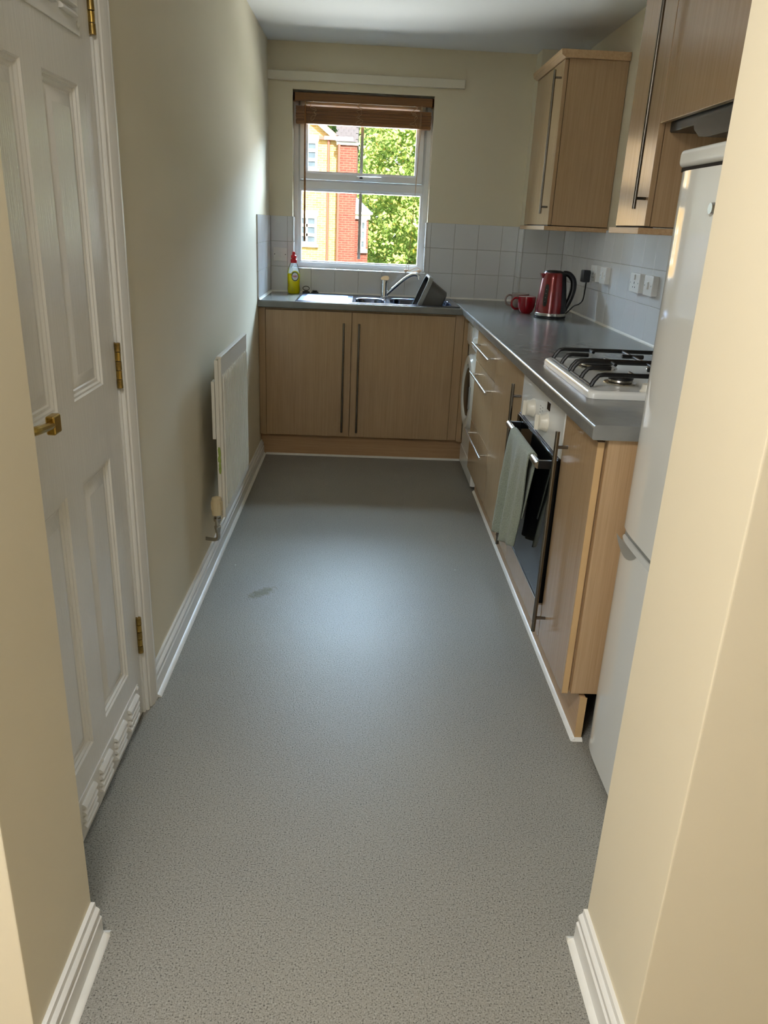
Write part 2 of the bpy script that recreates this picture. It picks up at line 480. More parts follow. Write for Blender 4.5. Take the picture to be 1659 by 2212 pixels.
# walls of the opening the photographer stands in
def jamb_wall(name, x0, x1, lab):
    b = B(); box(b, x0, x1, JY0, JY1, 0, H, 0.004, 2)
    return struct(finish(name, b, MT['wall']), lab)
jamb_wall('wall_front_left', LX0, JL, 'cream wall return left of the opening')
jamb_wall('wall_front_right', JR, LX1, 'cream wall return right of the opening')
# living room shell behind
bm = B(); box(bm, LX0 - .1, LX0, LY0, JY0, 0, H); struct(finish('wall_living_left', bm, MT['wall'], smooth=0))
bm = B(); box(bm, LX1, LX1 + .1, LY0, JY0, 0, H); struct(finish('wall_living_right', bm, MT['wall'], smooth=0))
bm = B()
lw = (-2.42, -0.98, 0.60, 2.00)
box(bm, LX0 - .1, lw[0], LY0 - .25, LY0, 0, H); box(bm, lw[1], LX1 + .1, LY0 - .25, LY0, 0, H)
box(bm, lw[0], lw[1], LY0 - .25, LY0, 0, lw[2]); box(bm, lw[0], lw[1], LY0 - .25, LY0, lw[3], H)
struct(finish('wall_living_back', bm, MT['wall'], smooth=0))

# ------------------------------------------------------------------ skirting boards
def skirt_profile(t=0.018, h=0.088):
    return [(0, 0), (t, 0), (t, 0.052), (t - .004, 0.056), (t - .0015, 0.062), (t - .002, 0.070), (t - .006, 0.075), (t - .009, 0.077), (t - .010, h), (0, h)]
SEAL = [(0, 0), (0.012, 0), (0.010, 0.004), (0.004, 0.008), (0, 0.010)]
def skirting(name, x_wall, sgn, y0, y1, label, endcap=False):
    root = sroot(name, ((x_wall), (y0 + y1) / 2, 0), label)
    b = B(); prism(b, [(x_wall + sgn * p, q) for p, q in skirt_profile()], 'Y', y0, y1)
    finish('skirting_board', b, MT['gloss'], root)
    b = B(); prism(b, [(x_wall + sgn * (0.018 + p), q) for p, q in SEAL], 'Y', y0, y1)
    if endcap:
        prism(b, [(y1 + p, q) for p, q in SEAL], 'X', min(x_wall, x_wall + sgn * 0.03), max(x_wall, x_wall + sgn * 0.03))
    finish('sealant_strip', b, MT['seal'], root)
    return root
skirting('baseboard_left', XL, 1, 1.948, 4.51, 'white moulded skirting along the left wall')
skirting('baseboard_front_left', JL, 1, JY0 - .01, JY1 - .004, 'white skirting on the left side of the opening', True)
skirting('baseboard_front_right', JR, -1, JY0 - .01, JY1 - .004, 'white skirting on the right side of the opening', True)

# ------------------------------------------------------------------ cupboard door (closed) in the left wall
door = sroot('door_1', (XL, (DY0 + DY1) / 2, 0), 'white panelled cupboard door with brass lever and vent grilles')
DX = XL - 0.002
def mkd(y, z, h): return (DX + h, y, z)
PY = ((1.302, 1.489), (1.580, 1.767)); PZ = ((0.190, 0.790), (0.966, 1.574))
bm = B()
ys = [DY0, PY[0][0], PY[0][1], PY[1][0], PY[1][1], DY1 - .006]
zs = [0.008, PZ[0][0], PZ[0][1], PZ[1][0], PZ[1][1], DZ]
for a, b_ in ((0, 1), (2, 3), (4, 5)): box(bm, DX - .035, DX, ys[a], ys[b_], zs[0], zs[-1])
for c, d in ((0, 1), (2, 3), (4, 5)):
    for a in (1, 3): box(bm, DX - .035, DX, ys[a], ys[a + 1], zs[c], zs[d])
def door_paint():
    m, nt, b = base_mat('embossed_door_paint')
    v = texco(nt, (1, 26, 1.3)); f = noisetex(nt, v, 2.2, 4, 0.6)
    w = node(nt, 'ShaderNodeMath', operation='MULTIPLY'); nt.links.new(f, w.inputs[0]); w.inputs[1].default_value = 34
    s = node(nt, 'ShaderNodeMath', operation='SINE'); nt.links.new(w.outputs[0], s.inputs[0])
    c = ramp(nt, noisetex(nt, texco(nt), 4), [(0.3, srgb(228, 226, 220)), (0.7, srgb(234, 232, 226))])
    nt.links.new(c, b.inputs['Base Color']); b.inputs['Roughness'].default_value = 0.27
    bump(nt, b, s.outputs[0], 0.16, 0.0008)
    return m
MT['doorpaint'] = door_paint()
finish('door_leaf', bm, MT['doorpaint'], door, smooth=0)
PP = [(0, 0), (0.003, -0.004), (0.007, -0.0045), (0.010, -0.009), (0.016, -0.0095), (0.019, -0.012), (0.024, -0.012), (0.046, -0.004), (0.048, -0.004)]
for (y0, y1) in PY:
    for (z0, z1) in PZ:
        b = B(); rings_rect(b, mkd, y0, y1, z0, z1, PP); finish('panel', b, MT['doorpaint'], door, smooth=20)
# hinges
for z in (0.197, 0.936, 1.681):
    h = B(); Yh = DY1 - .002
    box(h, DX - .001, DX + .0015, Yh - .004, Yh + .004, z, z + .110)
    hg = finish('hinge', h, MT['oldbrass'], door)
    for k in range(5):
        b = B(); cyl(b, (DX + .006, Yh, z + .022 * k + .001), (DX + .006, Yh, z + .022 * (k + 1) - .001), 0.0065 if k % 2 else 0.0072, n=12)
        finish('knuckle', b, MT['brass'] if k % 2 else MT['oldbrass'], hg)
# lever handle
hd = B(); box(hd, DX, DX + .007, 1.222, 1.262, 0.90, 1.05, 0.003)
handle = finish('door_handle', hd, MT['brass'], door)
b = B(); cyl(b, (DX + .005, 1.243, 0.99), (DX + .045, 1.243, 0.99), 0.010, 0.008)
tube(b, smooth_path([(DX + .044, 1.243, 0.990), (DX + .052, 1.262, 0.990), (DX + .053, 1.30, 0.986), (DX + .052, 1.335, 0.984)]), [0.009, 0.0088, 0.0085, 0.008, 0.008, 0.008, 0.008, 0.008, 0.0078, 0.0076, 0.0075, 0.0075, 0.0075, 0.0075, 0.0075, 0.0075, 0.0075, 0.0075, 0.0075], 10)
box(b, DX + .043, DX + .060, 1.318, 1.350, 0.966, 1.000, 0.004, 3)
finish('lever', b, MT['brass'], handle)
# vent grilles at the foot and the head of the door
def vent(y0, y1, z0, z1, lab):
    b = B(); box(b, DX, DX + .004, y0, y1, z0, z1, 0.0012)
    v = finish('vent_grille', b, MT['gloss'], door); v['label'] = lab
    n = 5; pitch = (y1 - y0 - .02) / n
    for i in range(n):
        ya = y1 - .026 - pitch * i
        for k in range(4):
            zz = z1 - .020 - .0165 * k
            b = B(); a1 = []
            L = 0.078; yy = ya - k * .0025
            pr = [(0, .0060), (.004, .0056), (.0095, .0005), (.0105, -.0030), (.006, -.0048), (0, -.0050)]
            prism(b, [(DX + .004 + p, zz + q) for p, q in pr], 'Y', yy - L, yy)
            finish('louvre', b, MT['gloss'], v)
    for yy in (y1 - .012, (y0 + y1) / 2 - .01):
        for zz in (z0 + .018, z1 - .006):
            b = B(); lathe(b, (0, 0, 0), [(0.006, 0), (0.006, .002), (0.003, .004), (0, .0045)], 12)
            bmesh.ops.rotate(b, verts=b.verts[:], matrix=Matrix.Rotation(math.pi / 2, 3, 'Y'))
            bmesh.ops.translate(b, verts=b.verts[:], vec=(DX + .004, yy, zz))
            finish('screw', b, MT['gloss'], v)
vent(1.225, 1.830, 0.022, 0.122, 'white louvred vent grille screwed to the door foot')
vent(1.225, 1.795, 1.664, 1.764, 'white louvred vent grille near the door head')
# architrave and lining
tr = sroot('trim_1', (XL, 1.91, 0), 'white moulded architrave around the cupboard door')
def arch_prof(w=0.066):
    return [(0, 0), (0, .007), (.003, .010), (.010, .011), (.013, .008), (.017, .0085), (.020, .013), (.034, .018), (.050, .020), (.054, .017), (.057, .020), (w - .002, .020), (w, .018), (w, 0)]
bm = B(); prism(bm, [(XL + q, DY1 + .010 + p) for p, q in arch_prof()], 'Z', 0, DZ + .07)
finish('architrave_upright', bm, MT['gloss'], tr)
bm = B(); prism(bm, [(XL + q, DZ + .010 + p) for p, q in arch_prof()], 'Y', DY0 - .02, DY1 + .010)
finish('architrave_head', bm, MT['gloss'], tr)
bm = B(); box(bm, XL - .12, XL + .002, DY1, DY1 + .012, 0, DZ + .012); box(bm, XL - .12, XL, DY0 - .012, DY1 + .012, DZ, DZ + .012)
box(bm, XL - .12, XL, DY0 - .012, DY0, 0, DZ)
finish('door_lining', bm, MT['gloss'], tr, smooth=0)

# curtain batten over the window
MT['batten'] = plain('batten_paint', srgb(230, 222, 202), 0.45, var=0.01)
bm = B(); box(bm, XL, 0.549, YB - .028, YB, 2.085, 2.131, 0.003)
struct(finish('trim_2', bm, MT['batten']), 'cream painted curtain batten above the window')

# ------------------------------------------------------------------ wall tiles
TT = 0.008
_tile_cache = {}
def tile(parent, axis, sgn, plane, a0, a1, z0, z1):
    """one glazed tile: axis = the wall's normal axis, plane = wall plane, sgn = direction it faces"""
    g = 0.0011
    a0 += g; a1 -= g; z0 += g; z1 -= g
    w, h = round(a1 - a0, 4), round(z1 - z0, 4)
    key = (axis, sgn, w, h)
    if key not in _tile_cache:
        b = B()
        if axis == 'Y': box(b, -w / 2, w / 2, min(0, sgn * TT), max(0, sgn * TT), 0, h, 0.0016, 2)
        else: box(b, min(0, sgn * TT), max(0, sgn * TT), -w / 2, w / 2, 0, h, 0.0016, 2)
        me = bpy.data.meshes.new('tile'); b.to_mesh(me); b.free(); me.materials.append(MT['tile'])
        _tile_cache[key] = me
    c = (a0 + a1) / 2
    loc = (c, plane, z0) if axis == 'Y' else (plane, c, z0)
    return link('tile', _tile_cache[key], loc, parent)
def cuts(lo, hi, start):
    """grid lines with pitch T through start, clipped to lo..hi"""
    k = math.ceil((lo - start) / T - 1e-6); xs = [lo]
    while start + k * T < hi - 1e-4:
        x = start + k * T
        if x > lo + 0.004: xs.append(x)
        k += 1
    return xs + [hi]
def tile_wall(parent, axis, sgn, plane, lo, hi, start, rows, skip=None):
    xs = cuts(lo, hi, start)
    for a, b_ in zip(xs, xs[1:]):
        for z0, z1 in zip(rows[1:], rows):
            for (p, q, r, s) in (skip(a, b_, z0, z1) if skip else [(a, b_, z0, z1)]):
                if q - p > .006 and s - r > .006: tile(parent, axis, sgn, plane, p, q, r, s)
ROWS = [ZT, ZT - T, ZT - 2 * T, WT + .004]
def win_skip(a, b_, z0, z1):
    # leave out the window hole
    if z0 >= WZ0 - .002:
        out = []
        if a < WX0: out.append((a, min(b_, WX0), z0, z1))
        if b_ > WX1: out.append((max(a, WX1), b_, z0, z1))
        return out
    if z1 > WZ0:
        if b_ <= WX0 or a >= WX1: return [(a, b_, z0, z1)]
        out = []
        if a < WX0: out.append((a, WX0, z0, z1))
        out.append((max(a, WX0), min(b_, WX1), z0, WZ0))
        if b_ > WX1: out.append((WX1, b_, z0, z1))
        return out
    return [(a, b_, z0, z1)]
bm = B(); box(bm, XL, WX0, YB - .0062, YB, WT - .02, ZT - .001); box(bm, WX1, XB, YB - .0062, YB, WT - .02, ZT - .001); box(bm, WX0, WX1, YB - .0062, YB, WT - .02, WZ0)
finish('grout', bm, MT['grout'], wall_back, smooth=0)
tile_wall(wall_back, 'Y', -1, YB, XL + TT, XB - TT, 0.551, ROWS, win_skip)
bm = B(); box(bm, XL, XL + .0062, YF + .004, YB, WT - .02, ZT - .001)
finish('grout', bm, MT['grout'], wall_left, smooth=0)
tile_wall(wall_left, 'X', 1, XL, YF + .002, YB - TT, YF + .002, ROWS)
bm = B(); box(bm, XR - .0062, XR, 1.80, YBX, WT - .02, ZT - .001)
finish('grout', bm, MT['grout'], wall_right, smooth=0)
tile_wall(wall_right, 'X', -1, XR, 1.80, YBX - TT, 3.600, ROWS)
bm = B(); box(bm, XB - .0062, XR - TT, YBX - .0062, YBX + .001, WT - .02, ZT - .001); box(bm, XB - .0062, XB + .001, YBX - .002, YB - TT, WT - .02, ZT - .001)
finish('grout', bm, MT['grout'], wall_box, smooth=0)
tile_wall(wall_box, 'Y', -1, YBX, XB - TT, XR - TT, 1.100, ROWS)
tile_wall(wall_box, 'X', -1, XB, YBX, YB - TT, YBX, ROWS)
# tiled window reveal and sill
xs = cuts(WX0, WX1, 0.551)
for a, b_ in zip(xs, xs[1:]):
    b = B(); box(b, a + .001, b_ - .001, YB - .009, YB + .095, WZ0 - .001, WZ0 + .007, 0.002); finish('sill_tile', b, MT['tile'], wall_back)
for s_, x in ((1, WX0), (-1, WX1)):
    zz = [ZT, ZT - T, ZT - 2 * T + .0015]
    for z1, z0 in zip(zz, zz[1:]):
        b = B(); box(b, min(x, x + s_ * TT), max(x, x + s_ * TT), YB - .009, YB + .095, max(z0, WZ0 + .008) + .001, z1 - .001, 0.0018); finish('reveal_tile', b, MT['tile'], wall_back)
# white sealant between worktop and tiles
bm = B()
def fillet(bm, a, b_, c): prism(bm, a, b_, *c)
prism(bm, [(YB - TT, WT), (YB - TT - .009, WT), (YB - TT - .002, WT + .004), (YB - TT, WT + .010)], 'X', XL + TT, XB - TT)
finish('sealant_strip', bm, MT['seal'], wall_back)
bm = B(); prism(bm, [(XL + TT, WT), (XL + TT + .010, WT), (XL + TT + .003, WT + .004), (XL + TT, WT + .011)], 'Y', YF + .004, YB - TT)
finish('sealant_strip', bm, MT['seal'], wall_left)
bm = B(); prism(bm, [(XR - TT, WT), (XR - TT - .008, WT), (XR - TT - .002, WT + .003), (XR - TT, WT + .009)], 'Y', 1.80, YBX - TT)
finish('sealant_strip', bm, MT['seal'], wall_right)
bm = B(); prism(bm, [(YBX - TT, WT), (YBX - TT - .007, WT), (YBX - TT, WT + .008)], 'X', XB - TT, XR - TT)
prism(bm, [(XB - TT, WT), (XB - TT - .008, WT), (XB - TT, WT + .010)], 'Y', YBX - TT, YB - TT)
finish('sealant_strip', bm, MT['seal'], wall_box)

# ------------------------------------------------------------------ window
win = sroot('window_1', (-0.034, YB + .12, WZ0), 'white plastic window with a top hung vent above a fixed pane')
WY = YB + .095
def mkw(x, z, h): return (x, WY + h, z)
fx0, fx1, fz0, fz1 = -0.4455, 0.3785, WZ0 + .006, 2.042
bm = B(); rings_rect(bm, mkw, fx0, fx1, fz0, fz1, [(0, .07), (0, 0), (.026, 0), (.030, .004), (.040, .012), (.041, .07)], fill=False)
finish('outer_frame', bm, MT['upvc'], win, smooth=20)
bm = B(); box(bm, fx0 + .002, fx1 - .002, WY - .001, WY + .05, fz0, 1.090, .002)
finish('frame_cill', bm, MT['upvc'], win)
tz0, tz1 = 1.508, 1.572
bm = B(); prism(bm, [(WY + .07, tz0), (WY + .012, tz0), (WY, tz0 + .012), (WY, tz1 - .012), (WY + .010, tz1 - .002), (WY + .07, tz1)], 'X', fx0 + .035, fx1 - .035)
finish('transom', bm, MT['upvc'], win)
# opening sash
sx0, sx1, sz0, sz1 = -0.410, 0.337, 1.572, 2.012
bm = B(); rings_rect(bm, mkw, sx0, sx1, sz0, sz1, [(0, .05), (0, -.006), (.003, -.009), (.034, -.009), (.044, .004), (.047, .004), (.047, .05)], fill=False)
finish('sash', bm, MT['upvc'], win, smooth=20)
bm = B(); rings_rect(bm, mkw, fx0 + .041, fx1 - .041, 1.090, tz0, [(-.004, .03), (-.004, .006), (.003, .010), (.006, .03)], fill=False)
bm.verts.ensure_lookup_table()
finish('glazing_bead', bm, MT['upvc'], win, smooth=20)
bm = B(); box(bm, fx0 + .035, fx1 - .035, WY + .031, WY + .033, 1.095, tz0 + .004); finish('pane', bm, MT['glass'], win, smooth=0)
bm = B(); box(bm, sx0 + .040, sx1 - .040, WY + .031, WY + .033, sz0 + .04, sz1 - .04); finish('pane', bm, MT['glass'], win, smooth=0)
for z0, z1 in ((1.118, tz0 + .003), (sz0 + .045, sz1 - .045)):
    bm = B(); box(bm, -.0455, -.0275, WY + .034, WY + .042, z0, z1); finish('glazing_bar', bm, MT['upvc'], win, smooth=0)
# vent handle
bm = B(); box(bm, -.066, -.028, WY - .020, WY - .009, 1.582, 1.600, .004); hnd = finish('window_handle', bm, MT['plastic'], win)
bm = B(); tube(bm, smooth_path([(-.045, WY - .018, 1.591), (-.038, WY - .034, 1.591), (-.01, WY - .036, 1.591), (.086, WY - .034, 1.593)]), 0.0075, 8); finish('lever', bm, MT['plastic'], hnd)
bm = B(); box(bm, -.046, -.026, WY - .044, WY - .036, 1.585, 1.597, .002); finish('lock_button', bm, MT['black'], hnd)

# ------------------------------------------------------------------ wooden venetian blind
bl = thing('venetian_blind', (-0.034, YB + .04, 1.98), 'brown wooden venetian blind drawn up at the top of the window', 'blind')
BY0, BY1 = YB + .020, YB + .060
bm = B(); box(bm, WX0 + .004, WX1 - .004, BY0 + .004, BY1 + .012, 1.996, 2.034); finish('headrail', bm, MT['dark'], bl, smooth=0)
bm = B(); box(bm, WX0 + .001, WX1 - .001, BY0 - .004, BY0 + .003, 1.985, 2.030, .0012)
box(bm, WX0 + .001, WX0 + .012, BY0 - .004, BY1, 1.985, 2.030, .001); box(bm, WX1 - .012, WX1 - .001, BY0 - .004, BY1, 1.985, 2.030, .001)
finish('valance', bm, MT['blindh'], bl)
ns = 17
for k in range(ns):
    z = 1.9605 - k * .0046
    dy = random.uniform(-.003, .003); dx = random.uniform(-.002, .002)
    bm = B(); n = 4; a = math.radians(random.uniform(-2, 2))
    prof = []
    for i in range(n + 1):
        t = -1 + 2 * i / n; prof.append((t * .024, .0022 * (1 - t * t)))
    poly = [(BY0 + .022 + dy + p * math.cos(a), z + q + p * math.sin(a)) for p, q in prof] + [(BY0 + .022 + dy + p * math.cos(a), z + q - .0044 + p * math.sin(a)) for p, q in reversed(prof)]
    prism(bm, poly, 'X', -.428 + dx, .366 + dx); finish('slat', bm, MT['blind'], bl, smooth=25)
bm = B(); box(bm, -.429, .367, BY0 - .002, BY0 + .046, 1.868, 1.884, .003); finish('bottom_rail', bm, MT['blind'], bl)
bm = B(); cyl(bm, (-.374, BY0 - .008, 1.215), (-.373, BY0 - .008, 1.965), 0.0062, .0052, 8); cyl(bm, (-.373, BY0 - .008, 1.955), (-.373, BY0 - .006, 1.992), .0016, n=6)
finish('tilt_wand', bm, MT['blind'], bl)
for x in (-.325, -.055, .262):
    for k in range(2):
        pts = [(x, BY0 - .004, 1.988)]
        z = 1.985
        for i in range(9):
            z -= .0115; pts.append((x + random.uniform(-.022, .022), BY0 - .006 - random.uniform(0, .016), z + random.uniform(-.004, .004)))
        bm = B(); tube(bm, smooth_path(pts, 5), .0011, 5); finish('ladder_cord', bm, MT['cord'], bl)
for dx in (0, .006):
    bm = B(); tube(bm, smooth_path([(.303 + dx, BY0 - .008, 1.99), (.300 + dx, BY0 - .009, 1.80), (.294, BY0 - .009, 1.50), (.283 - dx, BY0 - .008, 1.22), (.276 - 2 * dx, BY0 - .005, 1.085), (.274 + 4 * dx, BY0 - .002, 1.063)], 6), .0012, 5)
    finish('pull_cord', bm, MT['cord'], bl)
bm = B(); tube(bm, smooth_path([(.275, BY0, 1.062), (.300, BY0 - .008, 1.075), (.330, BY0 + .004, 1.086), (.352, BY0, 1.074), (.330, BY0 - .01, 1.062), (.300, BY0, 1.061), (.34, BY0 + .012, 1.066)], 7), .0016, 5); finish('cord_coil', bm, MT['cord'], bl)
for x, a in ((.266, .3), (.348, -.5)):
    bm = B(); lathe(bm, (0, 0, 0), [(0.002, -.014), (.009, -.012), (.010, -.004), (.006, .006), (.003, .014), (0, .015)], 12)
    bmesh.ops.rotate(bm, verts=bm.verts[:], matrix=Matrix.Rotation(math.pi / 2 - .3, 3, 'Y') @ Matrix.Rotation(a, 3, 'X'))
    bmesh.ops.translate(bm, verts=bm.verts[:], vec=(x, BY0 - .004, 1.0675)); finish('cord_pull', bm, MT['acorn'], bl)

# ================================================================== FURNITURE
FX = 0.585            # face of the right-hand doors
FYD = 4.452           # face of the doors under the sink
DZ0, DZ1 = 0.143, 0.862

def handle_x(parent, z0, z1, y, xbar=0.552, face=FX, posts=None):
    b = B(); cyl(b, (xbar, y, z0), (xbar, y, z1), .0062, n=14)
    for z in (posts or (z0 + .045, z1 - .045)): cyl(b, (xbar, y, z), (face + .001, y, z), .0048, n=10)
    return finish('handle', b, MT['handle'], parent)

# worktop ------------------------------------------------------------
wt = thing('worktop', (0.3, 4.6, WT - TH), 'grey laminate worktop running around the corner under the window', 'worktop')
def nose(a, s, z0, z1, back, r=0.010):
    """profile in (horizontal, z): rounded front edge at a, running to 'back'; s=+1 when back>a"""
    pts = [(back, z0), (back, z1)]
    for i in range(6):
        t = math.radians(90 - 90 * i / 5); pts.append((a + s * (r - r * math.cos(t)), z1 - r + r * math.sin(t)))
    for i in range(4):
        t = math.radians(90 * i / 3); pts.append((a + s * (.005 - .005 * math.cos(t)), z0 + .005 - .005 * math.sin(t)))
    return pts
SKX0, SKX1, SKY0, SKY1 = -0.380, 0.548, 4.450, 4.948
bm = B(); prism(bm, nose(XF, 1, WT - TH, WT, XR - .001), 'Y', YE, YBX - .001)
box(bm, XF, XB - .001, YBX - .001, YB - .001, WT - TH, WT)
finish('worktop_run', bm, MT['worktop'], wt, smooth=30)
bm = B()
hx0, hx1, hy0, hy1 = -0.075, 0.530, 4.478, 4.850
prism(bm, nose(YF, 1, WT - TH, WT, hy0), 'X', XL + .001, XF)
box(bm, XL + .001, hx0, hy0, YB - .001, WT - TH, WT); box(bm, hx1, XF, hy0, YB - .001, WT - TH, WT); box(bm, hx0, hx1, hy1, YB - .001, WT - TH, WT)
finish('worktop_run', bm, MT['worktop'], wt, smooth=30)

# sink cupboard -------------------------------------------------------
sk = thing('sink_cupboard', (0, 4.72, 0.14), 'maple base cupboard with two doors under the sink', 'cupboard')
bm = B(); box(bm, XL + .004, XF + .05, FYD + .022, FYD + .04, DZ0, DZ1 + .006); box(bm, XL + .004, XL + .02, FYD + .04, YB - .02, DZ0, .72); box(bm, .59, .606, FYD + .04, YB - .02, DZ0, .72); box(bm, XL + .02, .59, FYD + .04, YB - .02, DZ0, DZ0 + .016)
finish('carcass', bm, MT['maple'], sk, smooth=0)
bm = B(); box(bm, XL + .002, -.548, FYD + .004, FYD + .022, DZ0 - .006, DZ1 + .008, .001); finish('filler_panel', bm, MT['mapleh' if False else 'maple'], sk)
bm = B(); box(bm, .5305, .580, FYD + .006, FYD + .022, DZ0 - .004, DZ1 + .008, .001); finish('filler_panel', bm, MT['maple'], sk)
bm = B(); box(bm, .581, .612, FYD - .004, FYD + .022, DZ0 - .010, DZ1 + .008, .001); finish('corner_post', bm, MT['maple'], sk)
for x0, x1, hx in ((-.546, -.0605, -.1035), (-.0575, .5285, -.017)):
    bm = B(); box(bm, x0, x1, FYD, FYD + .018, DZ0 - .004, DZ1 - .002, .0015); d = finish('door', bm, MT['maple'], sk)
    b = B(); yb = FYD - .033; cyl(b, (hx, yb, .172), (hx, yb, .803), .0062, n=14)
    for z in (.235, .740): cyl(b, (hx, yb, z), (hx, FYD + .001, z), .0048, n=10)
    finish('handle', b, MT['handle'], d)
PLY = 4.505
bm = B(); box(bm, XL + .002, .628, PLY, PLY + .016, .004, .1325, .001)
pl = tag(finish('plinth', bm, MT['maplehx']), 'maple plinth board along the floor under the sink cupboard', 'plinth')
bm = B(); prism(bm, [(PLY, 0), (PLY - .012, 0), (PLY - .009, .004), (PLY - .003, .008), (PLY, .010)], 'X', XL + .03, .625); finish('sealant_strip', bm, MT['seal'], pl)

# right-hand plinth
PLX = .634
bm = B(); box(bm, PLX, PLX + .016, 1.792, 3.92, .003, .139, .001); 
pr = tag(finish('plinth', bm, MT['mapleh']), 'long maple plinth board under the drawers and oven housing', 'plinth')
bm = B(); box(bm, PLX + .0005, PLX + .020, 1.790, 1.7925, .004, .138); finish('plinth_end', bm, MT['edge'], pr)
bm = B(); prism(bm, [(PLX, 0), (PLX - .011, 0), (PLX - .008, .004), (PLX - .003, .008), (PLX, .009)], 'Y', 1.782, 3.92)
prism(bm, [(1.790, 0), (1.780, 0), (1.784, .005), (1.790, .008)], 'X', PLX - .008, PLX + .022)
finish('sealant_strip', bm, MT['seal'], pr)

# washing machine -----------------------------------------------------
wm = thing('washing_machine', (.9, 4.16, 0), 'white front loading washing machine between sink cupboard and drawers', 'washing machine')
WMX, WMY0, WMY1 = .614, 3.929, 4.440
bm = B(); box(bm, WMX, 1.17, WMY0, WMY1, .020, .852, .010, 3); finish('body', bm, MT['white'], wm)
bm = B(); box(bm, WMX - .010, WMX + .02, WMY0 + .002, WMY1 - .002, .715, .850, .010, 3); cp = finish('control_panel', bm, MT['white'], wm)
bm = B(); cyl(bm, (WMX - .010, 4.06, .775), (WMX - .030, 4.06, .775), .030, .026, 24); finish('dial', bm, MT['plastic'], cp)
for y in (3.955, 3.985):
    bm = B(); cyl(bm, (WMX - .010, y, .745), (WMX - .018, y, .745), .011, .010, 14); finish('button', bm, MT['plastic'], cp)
bm = B(); box(bm, WMX - .016, WMX - .006, 4.22, 4.42, .735, .835, .004); finish('detergent_drawer', bm, MT['white'], cp)
def disc_x(b, xc, y, z, prof, n=40):
    """prof: (radius, x offset towards -X)"""
    rings = [[b.verts.new((xc - h, y + r * math.cos(2 * math.pi * i / n), z + r * math.sin(2 * math.pi * i / n))) for i in range(n)] for r, h in prof]
    for p, q in zip(rings, rings[1:]): bridge(b, p, q)
    return rings
bm = B(); disc_x(bm, WMX, 4.185, .490, [(.205, -.002), (.205, .018), (.195, .030), (.170, .036), (.150, .030), (.140, .012)])
pt = finish('porthole_door', bm, MT['white'], wm)
bm = B(); r_ = disc_x(bm, WMX, 4.185, .490, [(.142, .012), (.130, .026), (.090, .034), (.04, .036)]); bm.faces.new(r_[-1]); finish('porthole_glass', bm, MT['ovenglass'], pt)
bm = B(); box(bm, WMX - .040, WMX - .028, 4.005, 4.025, .43, .55, .004); finish('door_catch', bm, MT['rimgrey'], pt)
bm = B(); box(bm, WMX - .004, WMX + .01, WMY0 + .004, WMY1 - .004, .024, .130, .003); finish('kick_panel', bm, MT['white'], wm)
for y in (WMY0 + .05, WMY1 - .05):
    for x in (WMX + .05, 1.12):
        bm = B(); cyl(bm, (x, y, 0), (x, y, .022), .018, n=14); finish('foot', bm, MT['black'], wm)

# drawer unit ----------------------------------------------------------
UX0, UX1 = FX + .020, XR - .012
def carcass(parent, y0, y1, z0=DZ0, z1=DZ1 + .008):
    b = B(); box(b, UX0, UX1, y0, y0 + .016, z0, z1); box(b, UX0, UX1, y1 - .016, y1, z0, z1)
    box(b, UX0, UX1, y0 + .016, y1 - .016, z0, z0 + .016); box(b, UX0 + .02, UX0 + .03, y0 + .016, y1 - .016, z0 + .016, z1)
    return finish('carcass', b, MT['maple'], parent, smooth=0)
du = thing('drawer_unit', (.9, 3.6, DZ0), 'maple three drawer unit beside the washing machine', 'drawers')
carcass(du, 3.330, 3.918)
for (z0, z1, hz) in ((.712, DZ1, .800), (.405, .7075, .655), (DZ0 - .003, .4005, .356)):
    bm = B(); box(bm, FX, FX + .018, 3.329, 3.925, z0, z1, .0016); d = finish('drawer', bm, MT['maple'], du)
    b = B(); xb = .553; cyl(b, (xb, 3.343, hz), (xb, 3.880, hz), .0062, n=14)
    for y in (3.400, 3.815): cyl(b, (xb, y, hz), (FX + .001, y, hz), .0048, n=10)
    finish('handle', b, MT['steel'], d)
# base cupboard
bc = thing('base_cupboard', (.9, 3.02, DZ0), 'wide maple base cupboard between the drawers and the oven', 'cupboard')
carcass(bc, 2.732, 3.324)
bm = B(); box(bm, FX, FX + .018, 2.7285, 3.3255, DZ0 - .003, DZ1, .0016); d = finish('door', bm, MT['maple'], bc)
handle_x(d, .190, .818, 2.748)
# narrow end cupboard
nc = thing('narrow_cupboard', (.9, 1.96, DZ0), 'narrow maple cupboard at the fridge end of the worktop', 'cupboard')
carcass(nc, 1.812, 2.114)
bm = B(); box(bm, FX, FX + .018, 1.806, 2.1165, DZ0 - .003, DZ1, .0016); d = finish('door', bm, MT['maple'], nc)
bm = B(); box(bm, FX + .0008, FX + .0172, 1.8052, 1.8066, DZ0, DZ1 - .002); finish('edge_banding', bm, MT['edge'], d)
handle_x(d, .192, .820, 2.062)
bm = B(); box(bm, FX + .022, XR - .004, 1.793, 1.811, DZ0 + .006, WT - TH - .001, .001); finish('end_panel', bm, MT['maple'], nc)

# oven housing + oven
oh = thing('oven_housing', (.9, 2.42, DZ0), 'maple oven housing with a low filler panel under the oven door', 'cupboard')
b = B(); box(b, UX0, UX1, 2.116, 2.128, DZ0, DZ1 + .008); box(b, UX0, UX1, 2.718, 2.730, DZ0, DZ1 + .008); box(b, UX0, UX1, 2.128, 2.718, DZ0, DZ0 + .016)
finish('carcass', b, MT['maple'], oh, smooth=0)
bm = B(); box(bm, FX, FX + .018, 2.1195, 2.7255, DZ0 - .003, .2495, .0016); finish('filler_panel', bm, MT['maple'], oh)

